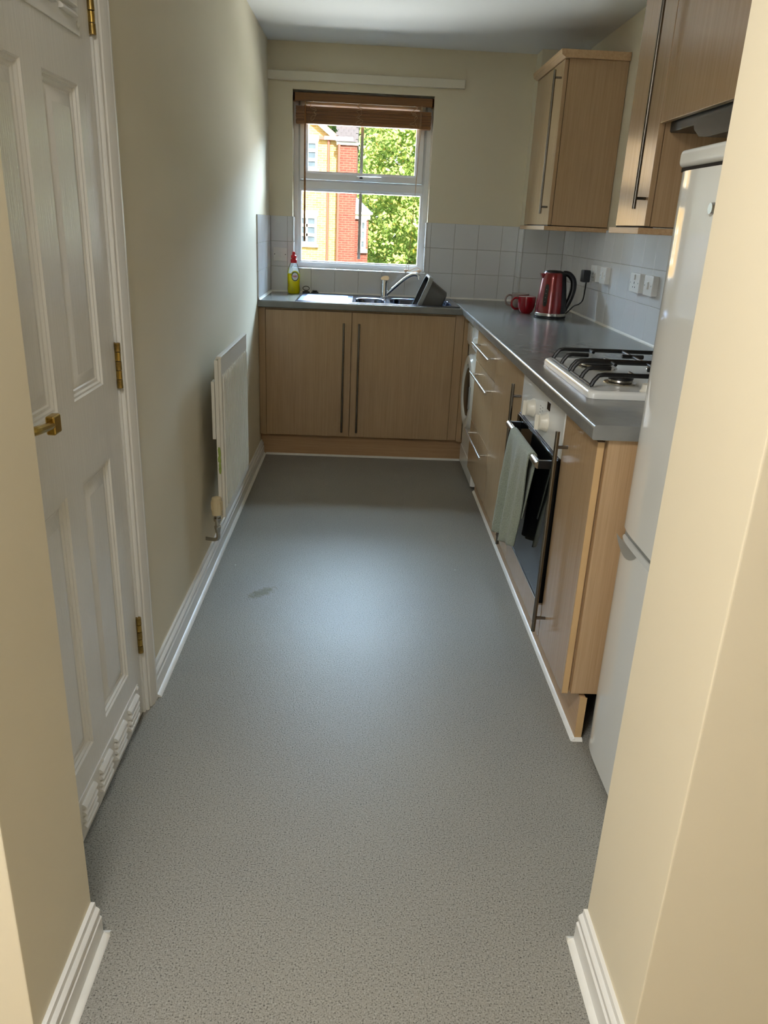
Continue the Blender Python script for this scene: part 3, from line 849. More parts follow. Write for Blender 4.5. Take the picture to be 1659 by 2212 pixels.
ov = thing('oven', (.88, 2.42, .25), 'built-in electric oven with white control panel and black glass door', 'oven')
bm = B(); box(bm, FX + .012, 1.14, 2.130, 2.716, .254, .860, .003); finish('body', bm, MT['rimgrey'], ov)
bm = B(); box(bm, FX - .002, FX + .012, 2.1215, 2.7235, .722, .861, .003); cp = finish('control_panel', bm, MT['white'], ov)
bm = B(); box(bm, FX - .0035, FX - .001, 2.300, 2.335, .822, .846); finish('clock_display', bm, MT['ovenglass'], cp, smooth=0)
for y in (2.520, 2.325):
    bm = B(); r_ = disc_x(bm, FX - .002, y, .782, [(.031, 0), (.031, .006), (.027, .012), (.026, .024), (.022, .027)], 28); bm.faces.new(r_[-1])
    k = finish('knob', bm, MT['cream'], cp)
    bm = B(); box(bm, FX - .040, FX - .024, y - .004, y + .004, .757, .807, .003); finish('knob_grip', bm, MT['cream'], k)
for y in (2.39, 2.42):
    for z in (.79, .80, .81):
        bm = B(); box(bm, FX - .0026, FX - .0015, y, y + .010, z, z + .0025); finish('printed_mark', bm, MT['grey'], cp, smooth=0)
bm = B(); box(bm, FX - .012, FX + .010, 2.124, 2.721, .256, .716, .004); dr = finish('oven_door', bm, MT['ovenglass'], ov)
bm = B(); box(bm, FX - .006, FX + .008, 2.124, 2.721, .7165, .7215); finish('top_edge', bm, MT['black'], dr, smooth=0)
bm = B(); box(bm, FX - .0125, FX + .006, 2.123, 2.722, .2505, .2560); finish('bottom_trim', bm, MT['steel'], dr, smooth=0)
OHX, OHZ = .534, .690
bm = B(); cyl(bm, (OHX, 2.165, OHZ), (OHX, 2.665, OHZ), .0115, n=20); hb = finish('oven_handle', bm, MT['steel'], dr)
for y in (2.172, 2.650):
    bm = B(); box(bm, OHX - .002, FX - .010, y - .008, y + .008, OHZ - .012, OHZ + .013, .003); finish('handle_bracket', bm, MT['black'], hb)

# tea towel over the oven handle --------------------------------------
def towel():
    b = B(); NU, NV = 26, 60
    r = .0150; Lf, Lb = .365, .245
    grid = []
    for j in range(NV + 1):
        t = j / NV; row = []
        s = t * (Lf + math.pi * r + Lb)
        for i in range(NU + 1):
            u = i / NU
            if s < Lf:                                   # front flap, from the hem up
                d = Lf - s; x = OHX - r; z = OHZ - d
                sk = d / Lf
                y = 2.248 + .155 * sk + u * (.312 - .056 * sk) 
                x += .002 * sk + .013 * math.sin(u * 10 + 1.6 * sk) * sk ** .6 + .008 * math.sin(u * 24 + 2.5 * sk) * min(1, sk * 2.2)
                z -= .040 * u * sk
            elif s < Lf + math.pi * r:
                a = (s - Lf) / r; x = OHX - r * math.cos(a); z = OHZ + r * math.sin(a); y = 2.248 + u * .312
            else:
                d = s - Lf - math.pi * r; sk = d / Lb; x = OHX + r + .004 * math.sin(u * 8) * sk; z = OHZ - d; y = 2.248 + .11 * sk + u * (.312 - .10 * sk)
                x = min(x, FX - .016)
            row.append(b.verts.new((x, y, z)))
        grid.append(row)
    for j in range(NV):
        for i in range(NU): b.faces.new((grid[j][i], grid[j][i + 1], grid[j + 1][i + 1], grid[j + 1][i]))
    return b
tb = towel()
tw = finish('tea_towel', tb, MT['cream'], smooth=80)
def towel_mat():
    m, nt, b = base_mat('sage_terry')
    v = texco(nt); f = noisetex(nt, v, 420, 2)
    c = ramp(nt, f, [(0.3, srgb(120, 128, 112)), (0.7, srgb(168, 176, 156))])
    nt.links.new(c, b.inputs['Base Color']); b.inputs['Roughness'].default_value = 0.95
    b.inputs['Sheen Weight'].default_value = 0.3
    bump(nt, b, f, 0.8, 0.003); return m
MT['towel'] = towel_mat(); tw.data.materials[0] = MT['towel']
md = tw.modifiers.new('thick', 'SOLIDIFY'); md.thickness = .0045; md.offset = -1
tag(tw, 'sage green tea towel hung over the oven door handle', 'towel')

# gas hob ---------------------------------------------------------------
hob = thing('gas_hob', (.88, 2.37, WT), 'white enamel gas hob with black pan supports set on the worktop', 'hob')
HX0, HX1, HY0, HY1 = .630, 1.125, 2.082, 2.664
bm = B()
rings = []
for d, z in ((0, .0005), (0, .012), (.003, .018), (.010, .022), (.020, .0205), (.040, .019)):
    rings.append([bm.verts.new((x, y, WT + z)) for x, y in rrect((HX0 + HX1) / 2, (HY0 + HY1) / 2, HX1 - HX0 - 2 * d, HY1 - HY0 - 2 * d, .022, 4)])
for p, q in zip(rings, rings[1:]): bridge(bm, p, q)
bm.faces.new(rings[-1]); bm.faces.new(rings[0]); finish('hob_plate', bm, MT['white'], hob)
BZ = WT + .019
for x, y, r in ((.770, 2.505, .050), (.765, 2.240, .036), (.985, 2.505, .036), (.985, 2.240, .045)):
    bm = B(); lathe(bm, (x, y, BZ), [(r * 1.35, 0), (r * 1.3, .003), (r * 1.0, .006), (r * .95, .012)], 28); bn = finish('burner', bm, MT['steel'], hob)
    bm = B(); lathe(bm, (x, y, BZ + .012), [(r * 1.02, 0), (r * 1.03, .006), (r * .9, .010), (0, .011)], 28); finish('burner_cap', bm, MT['iron'], bn)
GZ, GZ0 = WT + .058, WT + .026
def bar_path(y, x0, x1, back=False):
    if not back: return [(x0, y, GZ0), (x0 + .006, y, GZ0 + .012), (x0 + .018, y, GZ - .004), (x0 + .030, y, GZ), (x1, y, GZ)]
    return [(x0, y, GZ), (x1 - .030, y, GZ), (x1 - .018, y, GZ - .004), (x1 - .006, y, GZ0 + .012), (x1, y, GZ0)]
for ya, yb, ym in ((2.604, 2.383, 2.4935), (2.361, 2.140, 2.2505)):
    bm = B(); X0, X1 = .650, 1.105
    tube(bm, [(X0, ya, GZ0), (X0, yb, GZ0)], .0042, 8)
    g = finish('pan_support', bm, MT['iron'], hob)
    b = B(); tube(b, [(X1, ya, GZ0), (X1, yb, GZ0)], .0042, 8); finish('rear_rail', b, MT['iron'], g)
    for y in (ya, yb):
        b = B(); tube(b, [(X0, y, GZ0), (X0 + .006, y, GZ0 + .014), (X0 + .018, y, GZ - .003), (X0 + .032, y, GZ), (X1 - .032, y, GZ), (X1 - .018, y, GZ - .003), (X1 - .006, y, GZ0 + .014), (X1, y, GZ0)], .0066, 8); finish('long_bar', b, MT['iron'], g)
    for back in (False, True):
        b = B(); p = [(X0, ym, GZ0), (X0 + .006, ym, GZ0 + .014), (X0 + .018, ym, GZ - .003), (X0 + .032, ym, GZ), (X0 + .085, ym, GZ)]
        if back: p = [(X0 + X1 - x, y, z) for x, y, z in p]
        tube(b, p, .0066, 8); finish('finger_bar', b, MT['iron'], g)
    b = B(); tube(b, [(.845, ym, GZ), (.915, ym, GZ)], .0066, 8); finish('finger_bar', b, MT['iron'], g)
    for x in (.770, .880, .985):
        if x == .880:
            b = B(); tube(b, [(x, ya, GZ), (x, yb, GZ)], .0052, 8); finish('cross_bar', b, MT['iron'], g)
        else:
            for y0, y1 in ((ya, ya - .045), (yb, yb + .045)):
                b = B(); tube(b, [(x, y0, GZ), (x, y1, GZ)], .0052, 8); finish('cross_bar', b, MT['iron'], g)
for k in range(4):
    x = .80 + .055 * k
    bm = B(); lathe(bm, (x, 2.112, BZ), [(.019, 0), (.019, .004), (.016, .008), (.0145, .022), (.010, .024), (0, .0245)], 22); finish('control_knob', bm, MT['cream'], hob)

# fridge freezer --------------------------------------------------------
fr = thing('fridge_freezer', (.93, 1.48, 0), 'tall glossy white fridge freezer at the end of the worktop', 'fridge')
GX, GY0, GY1 = .652, 1.205, 1.766
bm = B(); box(bm, GX + .055, XR - .012, GY0 + .002, GY1 - .004, .020, 1.505, .006); finish('body', bm, MT['fridge'], fr)
def fdoor(z0, z1, name):
    b = B()
    half = [(.0, .030), (.0015, .022), (.005, .0165), (.011, .0125), (.020, .0092), (.032, .0062), (.046, .0038), (.062, .0020), (.082, .0008), (.105, .0002), (.130, 0)]
    pts = [(GX + .052, GY0)] + [(GX + x, GY0 + d) for d, x in half] + [(GX + x, GY1 - d) for d, x in reversed(half)] + [(GX + .052, GY1)]
    prism(b, pts, 'Z', z0, z1)
    es = [e for e in b.edges if abs(e.verts[0].co.z - e.verts[1].co.z) < 1e-6 and min(v.co.x for v in e.verts) < GX + .05]
    bmesh.ops.bevel(b, geom=es, offset=.0012, segments=1, affect='EDGES')
    return finish(name, b, MT['fridge'], fr)
fdoor(.668, 1.467, 'fridge_door'); fl = fdoor(.024, .640, 'freezer_door')
bm = B(); box(bm, GX + .004, GX + .06, GY0, GY1, 1.4755, 1.510, .010, 4); finish('top_panel', bm, MT['fridge'], fr)
bm = B(); box(bm, GX + .012, GX + .055, GY0 + .004, GY1 - .004, 1.467, 1.4757); finish('seal_gap', bm, MT['dark'], fr, smooth=0)
# recessed grip between the doors
bm = B(); box(bm, GX + .020, GX + .055, GY0 + .004, GY1 - .004, .640, .668); finish('grip_recess', bm, MT['rimgrey'], fr, smooth=0)
bm = B()
N = 16; top = []; bot = []; inn = []
for i in range(N + 1):
    t = i / N; y = GY1 - .002 - t * .150
    dz = .032 * math.sin(math.pi * t) ** 0.8
    top.append(bm.verts.new((GX - .0006, y, .6405))); bot.append(bm.verts.new((GX - .0006, y, .6405 - dz))); inn.append(bm.verts.new((GX + .018, y, .642)))
for i in range(N):
    bm.faces.new((top[i], top[i + 1], bot[i + 1], bot[i]))
bmesh.ops.remove_doubles(bm, verts=bm.verts[:], dist=1e-6)
finish('grip_scoop', bm, MT['rimgrey'], fl)
bm = B(); cyl(bm, (GX + .001, 1.540, 1.392), (GX - .006, 1.540, 1.392), .012, .010, 18); finish('badge', bm, MT['chrome'], fr)
bm = B(); box(bm, GX + .02, GX + .05, GY0 + .02, GY1 - .004, 0.0, .022); finish('foot_rail', bm, MT['rimgrey'], fr, smooth=0)

# wall cupboards ---------------------------------------------------------
CX, CZ0, CZ1 = .902, 1.366, 2.092
def wall_unit(name, y0, y1, label, hy, near_edge):
    c = thing(name, (1.05, (y0 + y1) / 2, CZ0), label, 'wall cupboard')
    b = B(); box(b, CX + .020, XR - .002, y0, y1, CZ0, CZ1, .001); finish('carcass', b, MT['maple'], c)
    b = B(); box(b, CX, CX + .018, y0 + .002, y1 - .002, CZ0 + .001, CZ1 - .004, .0016); d = finish('door', b, MT['maple'], c)
    b = B(); xb = CX - .034; cyl(b, (xb, hy, 1.418), (xb, hy, 2.050), .0062, n=14)
    for z in (1.450, 2.018): cyl(b, (xb, hy, z), (CX + .001, hy, z), .0048, n=10)
    finish('handle', b, MT['handle'], d)
    b = B(); box(b, CX - .018, XR - .003, y0 - (.012 if near_edge else 0), y1 + .012, CZ0 - .024, CZ0 - .004, .0015); finish('light_rail', b, MT['mapleh'], c)
    b = B(); box(b, CX + .002, CX + .03, y0 + .004, y1 - .004, CZ0 - .004, CZ0); finish('rail_gap', b, MT['dark'], c, smooth=0)
    b = B(); prism(b, [(CX + .01, CZ1), (CX - .004, CZ1), (CX - .022, CZ1 + .012), (CX - .026, CZ1 + .034), (CX + .01, CZ1 + .034)], 'Y', y0 - (.02 if near_edge else 0), y1 + .016)
    box(b, CX + .01, XR - .003, y0 - (.02 if near_edge else 0), y1 + .016, CZ1, CZ1 + .034, 0)
    finish('cornice', b, MT['mapleh'], c, smooth=0)
    return c
wall_unit('overhead_cupboard', 4.055, 4.665, 'maple wall cupboard in the corner beside the window', 4.098, True)
wall_unit('overhead_cupboard', 2.636, 2.945, 'narrow maple wall cupboard next to the cooker hood', 2.664, False)
# cooker hood unit
hu = thing('hood_cupboard', (1.05, 2.33, 1.66), 'short maple hood cupboard above the hob', 'wall cupboard')
bm = B(); box(bm, CX + .020, XR - .002, 2.022, 2.634, 1.672, CZ1, .001); finish('carcass', bm, MT['maple'], hu)
bm = B(); box(bm, CX, CX + .018, 2.024, 2.632, 1.666, CZ1 - .004, .0016); finish('door', bm, MT['maple'], hu)
hh = thing('cooker_hood', (1.05, 2.33, 1.60), 'dark grey slimline cooker hood tucked under the hood cupboard', 'cooker hood')
bm = B(); box(bm, CX + .030, XR - .006, 2.03, 2.625, 1.640, 1.6715, .004); finish('hood_body', bm, MT['hood'], hh)
bm = B(); prism(bm, [(2.42, 1.652), (2.40, 1.625), (2.36, 1.604), (2.30, 1.598), (2.04, 1.598), (2.04, 1.652)], 'X', CX + .020, CX + .26)
finish('visor', bm, MT['hood'], hh, smooth=40)

# ================================================================== ON THE WORKTOP
# inset sink
sink = thing('kitchen_sink', (.08, 4.70, WT), 'stainless steel inset sink with drainer and one and a half bowls', 'sink')
zt = WT + .004
def sheet_cell(b, x0, x1, y0, y1, hole=None, depth=0.15, rad=0.05):
    if hole is None:
        q = [b.verts.new(c) for c in ((x0, y0, zt), (x1, y0, zt), (x1, y1, zt), (x0, y1, zt))]; b.faces.new(q); return
    hx0_, hx1_, hy0_, hy1_ = hole
    cx, cy = (hx0_ + hx1_) / 2, (hy0_ + hy1_) / 2
    K = 8
    inner = rrect(cx, cy, hx1_ - hx0_, hy1_ - hy0_, rad, K)
    # outer points: corners of the cell matched by projecting on the rectangle
    outer = []
    for (px, py) in inner:
        dx, dy = px - cx, py - cy
        t = min([(x1 - cx) / dx if dx > 1e-9 else 1e9, (x0 - cx) / dx if dx < -1e-9 else 1e9, (y1 - cy) / dy if dy > 1e-9 else 1e9, (y0 - cy) / dy if dy < -1e-9 else 1e9])
        outer.append([cx + dx * t, cy + dy * t])
    for (qx, qy) in ((x1, y1), (x0, y1), (x0, y0), (x1, y0)):
        k = min(range(len(outer)), key=lambda i: (outer[i][0] - qx) ** 2 + (outer[i][1] - qy) ** 2); outer[k] = [qx, qy]
    A = [b.verts.new((x, y, zt)) for x, y in outer]; Bq = [b.verts.new((x, y, zt)) for x, y in inner]
    bridge(b, A, Bq)
    w, h = hx1_ - hx0_, hy1_ - hy0_
    prev = Bq
    for d, z in ((.003, -.002), (.006, -.010), (.012, -depth + .03), (.018, -depth + .012), (.032, -depth + .002), (.05, -depth)):
        ring = [b.verts.new((x, y, zt + z)) for x, y in rrect(cx, cy, w - 2 * d, h - 2 * d, max(.01, rad - d * .3), K)]
        bridge(b, prev, ring); prev = ring
    b.faces.new(prev)
bm = B()
yI0, yI1 = SKY0 + .010, SKY1 - .010
xs_ = [SKX0 + .012, -.062, .140, SKX1 - .012]
sheet_cell(bm, xs_[1], xs_[2], yI0, yI1, (-.048, .128, 4.500, 4.770), .10, .06)
sheet_cell(bm, xs_[2], xs_[3], yI0, yI1, (.156, .520, 4.492, 4.836), .175, .07)
finish('bowls', bm, MT['sink'], sink, smooth=50)
bm = B()
rings = []
for d, z in ((0, .0005), (.001, .005), (.005, .0062), (.012, .004)):
    rings.append([bm.verts.new((x, y, WT + z)) for x, y in ((SKX0 + d, SKY0 + d), (SKX1 - d, SKY0 + d), (SKX1 - d, SKY1 - d), (SKX0 + d, SKY1 - d))])
for p, q in zip(rings, rings[1:]): bridge(bm, p, q)
finish('rim', bm, MT['sink'], sink, smooth=60)
bm = B()
box(bm, xs_[0] - .001, xs_[1], yI0 - .001, yI1 + .001, WT + .0008, zt - .0006)
MT['drainer'] = plain('drainer_steel', srgb(86, 98, 124), 0.30, 1.0, var=0.12, scale=90)
dn = finish('drainer', bm, MT['drainer'], sink, smooth=0)
for k in range(9):
    y = yI0 + .045 + k * .045
    b = B(); prism(b, [(y - .006, zt - .0008), (y, zt + .0022), (y + .006, zt - .0008)], 'X', xs_[0] + .03, xs_[1] - .03); finish('drainer_rib', b, MT['drainer'], dn, smooth=60)

# mixer tap
tp = thing('mixer_tap', (.128, 4.862, WT), 'chrome mixer tap with long swan spout behind the sink', 'tap')
tx, ty = .128, 4.868
bm = B(); lathe(bm, (tx, ty, zt - .001), [(.027, 0), (.027, .004), (.022, .010), (.0205, .05), (.0215, .085), (.022, .100), (.020, .104)], 24); finish('body', bm, MT['chrome'], tp)
bm = B(); prism(bm, [(tx - .024, WT + .108), (tx - .027, WT + .118), (tx - .014, WT + .130), (tx + .010, WT + .134), (tx + .026, WT + .128), (tx + .024, WT + .108)], 'Y', ty - .019, ty + .017)
es = bm.edges[:]; bmesh.ops.bevel(bm, geom=es, offset=.004, segments=2, affect='EDGES'); finish('lever', bm, MT['chrome'], tp, smooth=50)
bm = B(); tube(bm, smooth_path([(tx + .012, ty - .006, WT + .022), (tx + .06, ty - .02, WT + .068), (tx + .120, ty - .038, WT + .122), (tx + .160, ty - .05, WT + .146), (tx + .190, ty - .058, WT + .148), (tx + .203, ty - .062, WT + .138)], 6), .0098, 14); finish('spout', bm, MT['chrome'], tp)
bm = B(); cyl(bm, (tx + .201, ty - .061, WT + .142), (tx + .205, ty - .063, WT + .122), .0115, n=16); finish('nozzle', bm, MT['chrome'], tp)

# washing-up bowl leaning on its side in the sink bowl
def wash_bowl():
    b = B()
    c0 = Vector((.338, 4.655, .9745)); up = Vector((.386, 0, .922)).normalized(); ax = Vector((.922, 0, -.386)); yv = Vector((0, 1, 0))
    c0 = Vector((.374, 4.655, 1.066)) - up * .125
    def ring(w, h, r, d): return [b.verts.new(c0 + yv * x + up * z + ax * d) for x, z in rrect(0, 0, w, h, r, 6)]
    prof = [(.290, .250, .050, .022, ), (.296, .256, .052, .006), (.292, .252, .05, 0), (.272, .232, .045, .0), (.262, .222, .042, .010), (.205, .168, .035, .125), (.19, .15, .03, .131)]
    R = [ring(*p) for p in prof]
    for p, q in zip(R, R[1:]): bridge(b, p, q)
    b.faces.new(R[-1])
    return b, c0, up, ax, yv
bw = thing('washing_up_bowl', (.40, 4.655, .74), 'grey plastic washing-up bowl propped on its side in the sink', 'bowl')
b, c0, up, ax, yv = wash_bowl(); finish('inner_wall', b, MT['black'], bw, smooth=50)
b = B()
def ringb(w, h, r, d): return [b.verts.new(c0 + yv * x + up * z + ax * d) for x, z in rrect(0, 0, w, h, r, 6)]
R = [ringb(*p) for p in ((.280, .240, .05, .0245), (.268, .228, .046, .026), (.212, .176, .038, .130), (.190, .152, .03, .137))]
for p, q in zip(R, R[1:]): bridge(b, p, q)
b.faces.new(R[-1]); finish('outer_shell', b, MT['grey'], bw, smooth=50)
b = B(); R = [ringb(*p) for p in ((.272, .232, .045, -.0015), (.294, .254, .052, -.0015), (.3, .26, .054, .006), (.294, .254, .052, .0235), (.276, .236, .047, .0245))]
for p, q in zip(R, R[1:]): bridge(b, p, q)
finish('rim', b, MT['rimgrey'], bw, smooth=50)

# washing-up liquid bottle
bo = thing('washing_up_liquid', (-.429, 4.925, WT), 'clear bottle of yellow washing-up liquid with red cap and round label', 'bottle')
bx, by = -.429, 4.925
bm = B(); lathe(bm, (bx, by, WT), [(.030, .0006), (.0365, .005), (.0375, .03), (.0355, .050), (.0372, .075), (.0380, .100), (.0375, .112), (.0370, .118)], 32, 1, .62); finish('liquid', bm, MT['liquid'], bo)
bm = B(); lathe(bm, (bx, by, WT), [(.0374, .1185), (.0366, .130), (.032, .150), (.024, .172), (.018, .184), (.014, .190)], 32, 1, .62, cap=False); finish('bottle', bm, MT['clear'], bo)
bm = B(); lathe(bm, (bx, by, WT), [(.0195, .180), (.0195, .198), (.016, .202)], 24, 1, .85); cpb = finish('cap', bm, MT['redcap'], bo)
bm = B(); lathe(bm, (bx, by, WT), [(.012, .202), (.012, .206), (.017, .208), (.017, .222), (.010, .226), (.0085, .240), (.007, .244), (0, .245)], 20, 1, .9); finish('nozzle', bm, MT['redcap'], cpb)
# label: discs wrapped on the front of the bottle
def on_bottle(dx, dz, lift):
    r = .0392 + lift; a = dx / r
    return Vector((bx + .010 + r * math.sin(a), by - .62 * r * math.cos(a * .9) - lift * .3, WT + dz))
def label_disc(r0, r1, mat, lift, name, parent, zc=.100):
    b = B(); n = 30
    A = [b.verts.new(on_bottle(r1 * math.cos(2 * math.pi * i / n), zc + r1 * 1.18 * math.sin(2 * math.pi * i / n), lift)) for i in range(n)]
    if r0 > 0:
        C = [b.verts.new(on_bottle(r0 * math.cos(2 * math.pi * i / n), zc + r0 * 1.18 * math.sin(2 * math.pi * i / n), lift)) for i in range(n)]
        bridge(b, A, C)
    else: b.faces.new(A)
    return finish(name, b, mat, parent)
lb = label_disc(.0, .0270, MT['labely'], .0004, 'label', bo, .104)
label_disc(.0185, .0225, MT['labelg'], .0010, 'label_ring', lb, .102)
label_disc(0, .0186, MT['labelw'], .0008, 'label_field', lb, .102)
def text_mesh(name, body, size, mat, parent, place):
    cu = bpy.data.curves.new(name, 'FONT'); cu.body = body; cu.size = size; cu.align_x = 'CENTER'; cu.align_y = 'CENTER'; cu.offset = size * .02
    t = bpy.data.objects.new(name, cu); COL.objects.link(t)
    dg = bpy.context.evaluated_depsgraph_get(); me = bpy.data.meshes.new_from_object(t.evaluated_get(dg))
    bpy.data.objects.remove(t, do_unlink=True)
    bm_ = B(); bm_.from_mesh(me); bpy.data.meshes.remove(me)
    for v in bm_.verts: v.co = place(v.co.x, v.co.y)
    return finish(name, bm_, mat, parent, smooth=0)
text_mesh('label_text', 'FAIRY', .0120, MT['labelr'], lb, lambda x, y: on_bottle(x, .102 + y * 1.3, .0016))
# sink plugs
def plug(loc, label, ring):
    c = thing('sink_plug', loc, label, 'sink plug', 'black rubber plugs behind the sink')
    b = B(); lathe(b, loc, [(.022, 0), (.024, .004), (.022, .010), (.012, .013), (.008, .017), (0, .0175)], 20); finish('stopper', b, MT['black'], c)
    x, y, z = loc
    if ring:
        pts = [(x + .020 * math.cos(t), y, z + .029 + .0125 * math.sin(t)) for t in [2 * math.pi * i / 24 for i in range(25)]]
    else:
        pts = [(x + .014 * math.cos(t), y - .004 + .010 * math.sin(t), z + .016) for t in [2 * math.pi * i / 24 for i in range(25)]]
    b = B(); tube(b, pts, .0022, 6); finish('pull_ring', b, MT['black'], c)
plug((-.357, 4.985, WT), 'black sink plug with its pull ring standing up', True)
plug((-.303, 4.985, WT), 'black sink plug with its ring folded flat', False)

# kettle -------------------------------------------------------------------
kx, ky = .986, 4.14
kt = thing('kettle', (kx, ky, WT), 'red metallic electric kettle with black handle standing by the mugs', 'kettle')
bm = B(); lathe(bm, (kx, ky, WT), [(.080, .0005), (.082, .003), (.082, .010), (.079, .012)], 40); finish('power_base', bm, MT['black'], kt)
bm = B(); lathe(bm, (kx, ky, WT), [(.079, .0125), (.081, .014), (.081, .026), (.079, .028)], 40); finish('base_ring', bm, MT['steel'], kt)
KP = [(.0785, .028), (.078, .05), (.0745, .10), (.069, .15), (.0625, .20), (.0585, .222), (.054, .228)]
bm = B(); lathe(bm, (kx, ky, WT), KP, 44); kb = finish('body', bm, MT['red'], kt)
bm = B(); lathe(bm, (kx, ky, WT), [(r + .0012, z) for r, z in KP], 22, cap=False, a0=math.radians(-62), a1=math.radians(62)); finish('back_spine', bm, MT['black'], kt)
bm = B(); lathe(bm, (kx, ky, WT), [(.0545, .227), (.050, .234), (.03, .239), (0, .241)], 36); finish('lid', bm, MT['black'], kt)
bm = B(); P = smooth_path([(kx + .045, ky - .004, WT + .226), (kx + .075, ky - .005, WT + .222), (kx + .100, ky - .006, WT + .195), (kx + .106, ky - .006, WT + .155), (kx + .098, ky - .005, WT + .110), (kx + .082, ky - .003, WT + .065), (kx + .072, ky - .002, WT + .04)], 6)
tube(bm, P, [.013 + .003 * math.sin(math.pi * i / (len(P) - 1)) for i in range(len(P))], 12); finish('handle', bm, MT['black'], kt)
bm = B(); box(bm, kx + .052, kx + .082, ky - .018, ky + .008, WT + .226, WT + .234, .003); finish('lid_release', bm, MT['black'], kt)
bm = B(); prism(bm, [(kx - .052, WT + .225), (kx - .072, WT + .222), (kx - .066, WT + .205), (kx - .058, WT + .195)], 'Y', ky - .018, ky + .018); finish('spout', bm, MT['red'], kt)
# water gauge on the camera side
def on_kettle(a, z, lift):
    zz = z
    for (r0, z0), (r1, z1) in zip(KP, KP[1:]):
        if z0 <= zz <= z1: r = r0 + (r1 - r0) * (zz - z0) / (z1 - z0); break
    return Vector((kx + (r + lift) * math.cos(a), ky + (r + lift) * math.sin(a), WT + z))
bm = B(); N = 22; L_ = []; 
for i in range(N + 1):
    t = i / N; z = .060 + .115 * t; w = .150 * min(1, math.sqrt(max(0, 1 - (abs(t - .5) * 2) ** 6)))
    L_.append([bm.verts.new(on_kettle(math.radians(-128) + w * q, z, .0014)) for q in (-1, -.3, .3, 1)])
for p, q in zip(L_, L_[1:]): bridge(bm, p, q, False)
bmesh.ops.remove_doubles(bm, verts=bm.verts[:], dist=1e-6); wg = finish('water_gauge', bm, MT['hood'], kt)
for z in (.085, .105, .125, .145):
    bm = B(); vv = [bm.verts.new(on_kettle(math.radians(-128) + a_, z + dz, .0022)) for a_, dz in ((-.03, 0), (.03, 0), (.03, .003), (-.03, .003))]; bm.faces.new(vv); finish('gauge_mark', bm, MT['rimgrey'], wg)
# power lead to the socket
bm = B(); tube(bm, smooth_path([(kx + .070, ky + .02, WT + .006), (kx + .10, ky + .03, WT + .030), (kx + .130, ky + .03, WT + .062), (1.140, ky + .02, WT + .075), (1.152, ky + .0, WT + .100), (1.150, ky - .02, WT + .145), (1.146, 4.10, WT + .192)], 8), .0034, 8); finish('power_lead', bm, MT['black'], kt)
bm = B(); box(bm, 1.118, 1.158, 4.075, 4.125, WT + .190, WT + .250, .006); finish('plug_top', bm, MT['black'], kt)

# mugs ------------------------------------------------------------------------
def mug(x, y, mat, label):
    c = thing('mug', (x, y, WT), label, 'mug', 'mugs by the kettle')
    b = B(); lathe(b, (x, y, WT), [(.026, .0005), (.028, .003), (.038, .014), (.046, .035), (.0485, .060), (.0490, .088), (.0478, .0905), (.0462, .088)], 36, cap=False); b.faces.new([v for v in b.verts if abs(v.co.z - WT - .0005) < 1e-5][:36]) ; finish('cup', b, mat, c)
    b = B(); lathe(b, (x, y, WT), [(.0463, .0885), (.0455, .060), (.043, .036), (.034, .014), (.020, .008), (0, .007)], 36); finish('inside', b, MT['white'], c)
    b = B(); tube(b, smooth_path([(x - .044, y - .006, WT + .076), (x - .066, y - .008, WT + .080), (x - .083, y - .010, WT + .064), (x - .082, y - .010, WT + .040), (x - .066, y - .008, WT + .024), (x - .042, y - .004, WT + .024)], 6), .0055, 10); finish('handle', b, mat, c)
mug(.893, 4.315, MT['redmug'], 'red glazed mug beside the kettle, in front of the pale mug')
mug(.892, 4.500, MT['greymug'], 'pale grey mug half hidden behind the red mug')

# ================================================================== SOCKETS
def outlet(name, y_far, w, z, label, kind, cat):
    x0 = XR - TT; x1 = x0 - .026
    c = thing(name, (x0, y_far - w / 2, z), label, cat)
    b = B(); box(b, x1 + .006, x0, y_far - w + .001, y_far - .001, z + .001, z + .079, .002); finish('back_box', b, MT['plastic'], c)
    b = B(); box(b, x1, x1 + .007, y_far - w, y_far, z, z + .080, .003); finish('face_plate', b, MT['plastic'], c)
    ym = y_far - w / 2
    if kind == 'socket':
        b = B(); box(b, x1 - .006, x1 + .001, ym - .008, ym + .008, z + .052, z + .074, .002); finish('rocker', b, MT['plastic'], c)
        for dy, dz, h in ((0, .040, .009), (-.012, .022, .005), (.012, .022, .005)):
            b = B(); box(b, x1 - .0006, x1 + .001, ym + dy - .003, ym + dy + .003, z + dz - h / 2, z + dz + h / 2); finish('pin_slot', b, MT['dark'], c, smooth=0)
    else:
        b = B(); box(b, x1 - .006, x1 + .001, ym - .010, ym + .010, z + .026, z + .056, .002); finish('rocker', b, MT['plastic'], c)
    for dy in (-w / 2 + .012, w / 2 - .012):
        b = B(); cyl(b, (x1 + .001, ym + dy, z + .040), (x1 - .0008, ym + dy, z + .040), .003, n=10); finish('screw', b, MT['rimgrey'], c)
outlet('power_socket', 4.135, .100, 1.105, 'white wall socket with the black kettle plug in it', 'socket', 'socket')
outlet('light_switch', 3.965, .090, 1.105, 'white wall switch next to the kettle socket', 'switch', 'switch')
outlet('power_socket', 3.500, .120, 1.105, 'empty white wall socket above the hob end of the worktop', 'socket', 'socket')
outlet('light_switch', 3.320, .100, 1.105, 'white wall switch nearest the fridge', 'switch', 'switch')
